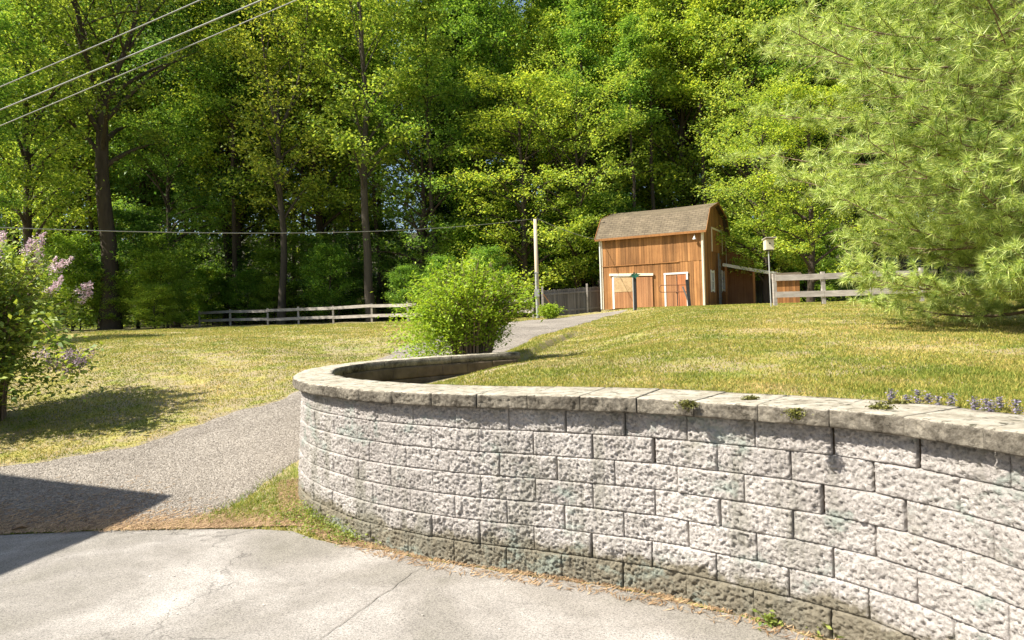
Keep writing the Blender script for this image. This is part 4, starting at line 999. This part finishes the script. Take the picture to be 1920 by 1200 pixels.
# drooping faded spray reaching right
tipw = Tz(128, 682, 1.05) if False else T(128, 682, 8.6)
tl = np.array(tipw - pl_); lines = [(bez(np.array([0.9, -.3, 1.35]), tl, [0, 0, 0.25], 8), np.linspace(0.012, 0.004, 8))]; P = []; PL = []
for k in range(16):
    c = tl + rg.normal(0, 1, 3) * [0.16, 0.12, 0.08]; q = rg.normal(0, 1, (60, 3)) * [0.05, 0.04, 0.035]; P.append(c + q); PL.append(c + rg.normal(0, 1, (9, 3)) * 0.09)
link('branch', tubes_mesh('lilac_branch', lines, 6), M_BARKP, lil)
link('faded_blossom', leaf_mesh('faded_blossom', np.concatenate(P), 0.026, rg, 0.9, 0.1), M_LILACP, lil)
t = rg.uniform(0.1, 0.95, 220)[:, None]; PP = np.array([0.9, -.3, 1.35]) * (1 - t) + tl * t + np.array([0, 0, 1.0]) * t * (1 - t) + rg.normal(0, 0.11, (220, 3))
link('spray_leaves', leaf_mesh('spray_leaves', np.concatenate([PP] + PL), 0.10, rg, 0.55, 0.3), M_LILACL, lil)

bush('lilac_bush', Vector((-9.9, 8.5, z1(-9.9, 8.5))), 57, 1.35, 1.3, 2.6, 90, 30, 0.12, M_LILACL, 'unseen bush added beyond the left edge to shade the lawn border', 'lilac', z_low=0.2, strr=0.013)  # extra bush out of view, added for the shade it throws on the lawn

# ------------------------------------------------------------------ big white pine at the right
pp = Vector((6.95, 8.6, z1(6.7, 8.6))); pine = empty('white_pine', pp); tag(pine, 'big soft-needled pine overhanging the lawn at the right edge', 'pine tree')
rg = np.random.default_rng(61); lines = [(np.c_[np.linspace(0, .2, 10), np.zeros(10), np.linspace(-.1, 10.5, 10)], np.linspace(0.2, 0.05, 10))]; TC = []; TD = []
def addt(p, d): TC.append(p); TD.append(d)
h = 0.4; wi = 0
while h < 9.6:
    nbr = 8; wi += 1
    for k in range(nbr):
        az = k * 2 * PI / nbr + wi * 0.7 + rg.uniform(-.22, .22); Rm = float(np.interp(h, [0, .5, 1.1, 1.9, 3.2, 5, 7, 10], [2.1, 2.3, 2.6, 3.1, 3.7, 3.4, 2.8, 1.4])) * rg.uniform(0.72, 1.1)
        # the far right side lies outside the picture
        p0 = np.array([0.02 * h, 0, h + rg.uniform(-.15, .15)]); el = rg.uniform(0.0, 0.28)
        dv = np.array([math.cos(az) * math.cos(el), math.sin(az) * math.cos(el), math.sin(el)])
        p1 = p0 + dv * Rm; br = bez(p0, p1, [0, 0, -0.10 * Rm], 9); lines.append((br, np.linspace(0.028, 0.006, 9)))
        if p1[0] > 1.2: sub_n = 9
        else: sub_n = 14
        side = np.array([-math.sin(az), math.cos(az), 0])
        for s_ in range(sub_n):
            q = 0.18 + 0.82 * (s_ + rg.uniform(0, 1)) / sub_n; b0 = np.array([np.interp(q, np.linspace(0, 1, 9), br[:, c]) for c in range(3)])
            sg = 1 if s_ % 2 else -1; l2 = Rm * rg.uniform(0.16, 0.30) * (1.25 - 0.6 * q); d2 = unit((dv * 0.75 + side * sg * rg.uniform(0.5, 1.1) + np.array([0, 0, rg.uniform(-.25, .45)]))[None])[0]
            b1 = b0 + d2 * l2; tw = bez(b0, b1, [0, 0, -0.04], 5); lines.append((tw, np.linspace(0.007, 0.003, 5)))
            for m2 in range(5):
                q2 = (m2 + rg.uniform(0.2, 1)) / 5; c = b0 * (1 - q2) + b1 * q2
                d3 = unit((d2 * 0.8 + rg.normal(0, .55, 3) + np.array([0, 0, .25]))[None])[0]; l3 = rg.uniform(0.05, 0.22); lines.append((np.array([c, c + d3 * l3]), np.array([0.003, 0.002])))
                addt(c + d3 * l3, d3); 
                if rg.random() < .5: addt(c + d3 * l3 * 0.4, d3)
            addt(b1, d2)
    h += 0.33 if h < 2.2 else 0.38 if h < 5 else 0.5
TC = np.array(TC); TD = np.array(TD); nn = 40; K_ = len(TC)
c = np.repeat(TC, nn, 0); d = np.repeat(TD, nn, 0); nd_ = unit(d * rg.uniform(0.25, 1.3, (K_ * nn, 1)) + rg.normal(0, .62, (K_ * nn, 3)))
ln_ = rg.uniform(0.09, 0.16, (K_ * nn, 1)); sd3 = unit(np.cross(nd_, rg.normal(size=(K_ * nn, 3)))) * 0.0038
st_ = c - d * rg.uniform(0, .06, (K_ * nn, 1)); tip = st_ + nd_ * ln_ - np.array([0, 0, 1]) * ln_ * 0.12
V = np.stack([st_ - sd3, st_ + sd3, tip], 1).reshape(-1, 3)
link('crown', np_mesh('pine_needles', V, np.arange(len(V), dtype=np.int32).reshape(-1, 3)), M_PINE, pine)
link('trunk', tubes_mesh('pine_trunk', lines, 8), M_BARKP, pine)
print('pine tufts', K_)

# ------------------------------------------------------------------ grass blades on the lawns
rg = np.random.default_rng(71)
def blades(n_, x0, x1, y0, y1, hgt, wid, cond, near=True):
    yy = y0 * (y1 / y0) ** rg.uniform(0, 1, n_); xx = rg.uniform(x0, x1, n_) * (yy / y1 if near else 1)
    k = cond(xx, yy); xx, yy = xx[k], yy[k]
    return xx, yy
FACEP = np.array([(p.x, p.y) for p in PATH[::5]])
def lawn_ok(x, y):
    g_ = inpoly(x, y, GPOLY) | inpoly(x, y, APOLY); sd, by = sdist(x, y)
    nearwall = (np.abs(sd) < 0.30) & (by < 9.9)
    nearwall |= (sd > 0) & (sd < 0.2 + 0.0) & (by < 6)
    return ~g_ & ~nearwall
def blade_mesh(name, x, y, hgt, wid):
    n_ = len(x); z = Z(x, y) - 0.003; a = rg.uniform(0, 2 * PI, n_); ln = rg.uniform(0, 1.3, n_) * hgt
    sx, sy = np.cos(a) * wid * .5, np.sin(a) * wid * .5; la = rg.uniform(0, 2 * PI, n_)
    P0 = np.c_[x - sx, y - sy, z]; P1 = np.c_[x + sx, y + sy, z]; P2 = np.c_[x + np.cos(la) * ln, y + np.sin(la) * ln, z + hgt * rg.uniform(.5, 1.2, n_)]
    return np_mesh(name, np.stack([P0, P1, P2], 1).reshape(-1, 3), np.arange(3 * n_, dtype=np.int32).reshape(-1, 3))
X_, Y_ = [], []
n1 = 620000
yy = 3.2 * (36 / 3.2) ** rg.uniform(0, 1, n1); xx = rg.uniform(-0.82, 0.9, n1) * yy
k = lawn_ok(xx, yy) & (xx > -32)
def patch(x, y): return (np.sin(x * 1.7 + 2 * np.sin(y * .9)) + np.sin(y * 2.3 + 1.7 * np.sin(x * 1.1 + 1)) + .8 * np.sin(x * 4.1 + y * 3.3) + .6 * np.sin(x * 7.7 - y * 6.1 + 2)) / 3.4
bare = np.clip((patch(xx, yy) - 0.18 + 0.28 * np.exp(-((xx - 3.6) / 1.6) ** 2 - ((yy - 6) / 1.8) ** 2) + 0.35 * np.exp(-((xx + 3.2) / 2) ** 2 - ((yy - 16) / 3.5) ** 2)) * 1.8, 0, 0.6)
k &= rg.random(len(xx)) > bare; xx, yy = xx[k], yy[k]
hg = 0.018 + 0.0011 * yy; wd = 0.0055 + 0.0011 * yy
tall = np.where((xx > 2.2) & (yy < 5.2), 1.5, 1.0)
o = link('lawn_grass', blade_mesh('lawn_grass', xx, yy, hg * tall, wd), M_GRASS); tag(o, 'short yellow-green grass of the lawns', 'grass', None, 'stuff')
def pebbles(name, x, y, zadd, r, mat):
    n_ = len(x); z = Z(x, y); base = np.array([[1, 0, -.3], [-.5, .87, -.3], [-.5, -.87, -.3], [0.1, 0, .62]]); a = rg.uniform(0, 2 * PI, n_); c, s_ = np.cos(a), np.sin(a)
    B = base[None] * rg.uniform(.6, 1.3, (n_, 4, 3)) * r[:, None, None]
    Vx = B[..., 0] * c[:, None] - B[..., 1] * s_[:, None] + x[:, None]; Vy = B[..., 0] * s_[:, None] + B[..., 1] * c[:, None] + y[:, None]; Vz = B[..., 2] + z[:, None] + zadd
    ix = np.arange(n_)[:, None] * 4; Fp = np.concatenate([ix + [0, 1, 3], ix + [1, 2, 3], ix + [2, 0, 3], ix + [0, 2, 1]], 0)
    return np_mesh(name, np.stack([Vx, Vy, Vz], -1).reshape(-1, 3), Fp)
M_PEB = leafmat('pebble_stone', (0.17, 0.145, 0.118), (0.38, 0.34, 0.285), 0.0, (1, 1, 1), .9, usecol=False)
n_ = 150000; yy = 5.5 * (22 / 5.5) ** rg.uniform(0, 1, n_); xx = rg.uniform(-0.85, 0.2, n_) * yy
k = inpoly(xx, yy, GPOLY) & (sdist(xx, yy)[0] < -0.2) & ~inpoly(xx, yy, APOLY); xx, yy = xx[k], yy[k]
o = link('loose_gravel', pebbles('loose_gravel', xx, yy, 0.012, rg.uniform(.003, .009, len(xx)) * (0.5 + yy * .05), M_PEB), M_PEB); tag(o, 'loose grey and brown stones lying on the gravel drive', 'gravel', None, 'stuff')
n_ = 700; yy = rg.uniform(2.2, 5.6, n_); xx = rg.uniform(-4.2, 1.8, n_); k = inpoly(xx, yy, APOLY); xx, yy = xx[k], yy[k]
o = link('grit', pebbles('grit', xx, yy, 0.008, rg.uniform(.002, .006, len(xx)), M_PEB), M_PEB); tag(o, 'scattered grit on the asphalt', 'grit', None, 'stuff')
# litter of needles along the asphalt edge and under the wall
nl = 20000; xx = rg.uniform(-7, 1.0, nl); yy = 5.56 + np.abs(rg.normal(0, 0.42, nl)) * rg.uniform(0.2, 1, nl) * np.where(xx < -3.4, 1.5, 0.8)
s_ = rg.uniform(3.5, 11.8, 9000); q = [pat(a) for a in s_]; wx = np.array([p.x + n_.x * o_ for (p, n_, t), o_ in zip(q, rg.uniform(.0, .22, 9000) ** 1.0)]); wy = np.array([p.y + n_.y * o_ for (p, n_, t), o_ in zip(q, rg.uniform(.0, .2, 9000))])
k = (sdist(xx, yy)[0] < -0.2); xx, yy = np.r_[xx[k], wx], np.r_[yy[k], wy]
k = ~(inpoly(xx, yy, APOLY) & (rg.random(len(xx)) < 0.8)); xx, yy = xx[k], yy[k]
a = rg.uniform(0, PI, len(xx)); ln = rg.uniform(.015, .05, len(xx)); zz = np.maximum(Z(xx, yy), 0) + 0.012
dx, dy = np.cos(a) * ln, np.sin(a) * ln; wx_, wy_ = -np.sin(a) * .0035, np.cos(a) * .0035; tz = rg.uniform(-.006, .012, len(xx))
V = np.stack([np.c_[xx - dx, yy - dy, zz], np.c_[xx + wx_, yy + wy_, zz + .003], np.c_[xx + dx, yy + dy, zz + tz + .003], np.c_[xx - wx_, yy - wy_, zz + .001]], 1).reshape(-1, 3)
o = link('needle_litter', np_mesh('needle_litter', V, np.arange(len(V), dtype=np.int32).reshape(-1, 4)), M_LITTER); tag(o, 'orange-brown needle litter along the edge of the asphalt', 'litter', None, 'stuff')
# weeds in the corner between asphalt, gravel and wall
P = []
for k in range(420):
    s0 = rg.uniform(7.2, 10.9); p, n_, t = pat(s0); c = p + n_ * abs(rg.normal(0.03, 0.13)); 
    if inpoly(np.array([c.x]), np.array([c.y]), APOLY)[0]: continue
    if c.y < 5.0 or rg.random() < 0.45: continue
    hh = rg.uniform(.03, .13); P.append(np.array([c.x, c.y, z1(c.x, c.y) + .02]) + rg.normal(0, 1, (26, 3)) * [0.05, 0.05, hh * .35] + [0, 0, hh * .4])
o = link('wall_weeds', leaf_mesh('wall_weeds', np.concatenate(P), 0.028, rg, 0.4, 0.2), M_WEED); tag(o, 'low green weeds growing along the foot of the curved wall', 'weeds', None, 'stuff')
nb_ = 11000; xx = rg.uniform(-4.0, -1.9, nb_); yy = rg.uniform(5.65, 7.3, nb_); k = (sdist(xx, yy)[0] < -0.2) & (xx > -2.75 + (yy - 5.6) * 0.25 + rg.normal(0, .08, nb_)) & (rg.random(nb_) < np.clip((xx + 3.1) / 0.7, 0.03, 0.8)) & (rg.random(nb_) < np.clip((yy - 5.5) / 0.5, 0.03, 1)); xx, yy = xx[k], yy[k]
o = link('verge_grass', blade_mesh('verge_grass', xx, yy, np.full(len(xx), .06), np.full(len(xx), .007)), M_WEED); tag(o, 'patch of green grass between the gravel and the nose of the wall', 'grass', None, 'stuff')
def weed(name, u, v, z, label, sc_=1.0, n_=60, group=None):
    p = Tz(u, v, z); e = empty(name, p); tag(e, label, 'weed', group)
    P = rg.normal(0, 1, (n_, 3)) * np.array([.05, .05, .025]) * sc_ + [0, 0, .05 * sc_]
    link('leaves', leaf_mesh('weed_leaves', P, 0.045 * sc_, rg, .55, .4), M_WEED, e); link('stems', tubes_mesh('weed_stems', [(np.array([[0, 0, 0], p_]), np.array([.002, .001])) for p_ in P[:14]], 4), M_WEED, e)
weed('weed', 1550, 1183, 0.01, 'leafy green weed at the foot of the wall near the lower right corner', 1.0)
weed('weed', 1446, 1172, 0.01, 'smaller pale weed at the foot of the wall left of the leafy one', 0.7)
# moss tufts on the cap
for i, (u, v, rx, ry, lab) in enumerate([(1291, 752, .055, .03, 'olive moss tuft on the front edge of the wall cap, leftmost of three'), (1493, 768, .045, .03, 'olive moss tuft hanging on the cap front at the middle of the right half'), (1653, 766, .06, .045, 'bright moss cushion lying on top of the wall cap'), (1407, 748, .04, .02, 'flat dark moss patch on the cap between two tufts'), (1682, 757, .10, .03, 'broad dark moss patch at the back edge of the cap')]):
    p = Tz(u, v, CZ + 0.094); e = rg.normal(0, 1, (420, 3)) * [rx * .5, ry * .5, .006] + [0, 0, .004]
    if i < 2: p = p; e = e + np.array([-.01, -.02, -.02]) + rg.normal(0, 1, (420, 3)) * [0, 0, .012]; e[:, 2] = np.minimum(e[:, 2], .008)
    o = link('moss_tuft', leaf_mesh('moss', e, 0.012, rg, .8, .2), M_MOSS); o.location = p; tag(o, lab, 'moss', 'moss tufts on the cap')
# broad-leaved ground cover and purple flower spikes behind the cap at the right
P = []
for k in range(900):
    s0 = rg.uniform(1.2, 5.6); p, n_, t = pat(s0); c = p - n_ * (capdepth(p.y) + rg.uniform(.0, .38) ** 1.0)
    P.append(np.array([c.x, c.y, z1(c.x, c.y) + .02]) + rg.normal(0, 1, (10, 3)) * [.03, .03, .018] + [0, 0, .015])
o = link('ground_cover', leaf_mesh('ground_cover', np.concatenate(P), 0.034, rg, .62, .7), M_WEED); tag(o, 'leafy ground cover along the back of the cap at the right', 'ground cover', None, 'stuff')
M_SPIKE = leafmat('spike_flower', (0.13, 0.11, 0.17), (0.42, 0.37, 0.44), .2, (1, 1, 1), usecol=False)
sp_ = []
for j in range(3):
    k = 130; t = rg.uniform(0, 1, k)[:, None]; q = np.c_[rg.normal(0, .011, k), rg.normal(0, .011, k), t[:, 0] * .11 + .02]; sp_.append(leaf_mesh('spike', q, .014, rg, .7, .3)); sp_[-1].materials.append(M_SPIKE)
stm = tubes_mesh('spike_stem', [(np.array([[0, 0, -.01], [0, 0, .1]]), np.array([.003, .002]))], 5); stm.materials.append(M_WEED)
for j, (u, v) in enumerate([(1672, 748), (1700, 751), (1722, 752), (1741, 750), (1758, 755), (1784, 755), (1828, 765), (1850, 762), (1858, 768), (1875, 760), (1905, 768)]):
    p = Tz(u, v + 6, 1.15); p.z = z1(p.x, p.y) + 0.01
    e = empty('flower_spike', p, j); e.scale = (1, 1, random.Random(j).uniform(.4, .65)); tag(e, 'small purple flower spike standing in the leaves behind the wall cap', 'flower', 'purple flower spikes behind the cap')
    link('blossom', sp_[j % 3], None, e); link('stem', stm, None, e)
# dead leaf on the asphalt edge
mb = MB(); p = Tz(34, 993, 0.02); mb.poly([(-.06, 0, .0), (-.02, -.035, .02), (.05, -.02, .035), (.07, .02, .01), (.0, .045, .04)]); o = mb.build('dry_leaf', M_LITTER); o.location = p; tag(o, 'curled dry leaf on the shaded edge of the asphalt', 'leaf')
# pale petals and chips on the asphalt
nq = 60; xx = rg.uniform(-2.5, 1.6, nq); yy = rg.uniform(2.4, 5.2, nq); k = inpoly(xx, yy, APOLY); xx, yy = xx[k], yy[k]
o = link('fallen_petals', leaf_mesh('petals', np.c_[xx, yy, np.full(len(xx), .012)], 0.014, rg, .8, 3.0), flatmat('petal', (.6, .56, .48))); tag(o, 'pale petals and chips scattered on the asphalt', 'petals', None, 'stuff')
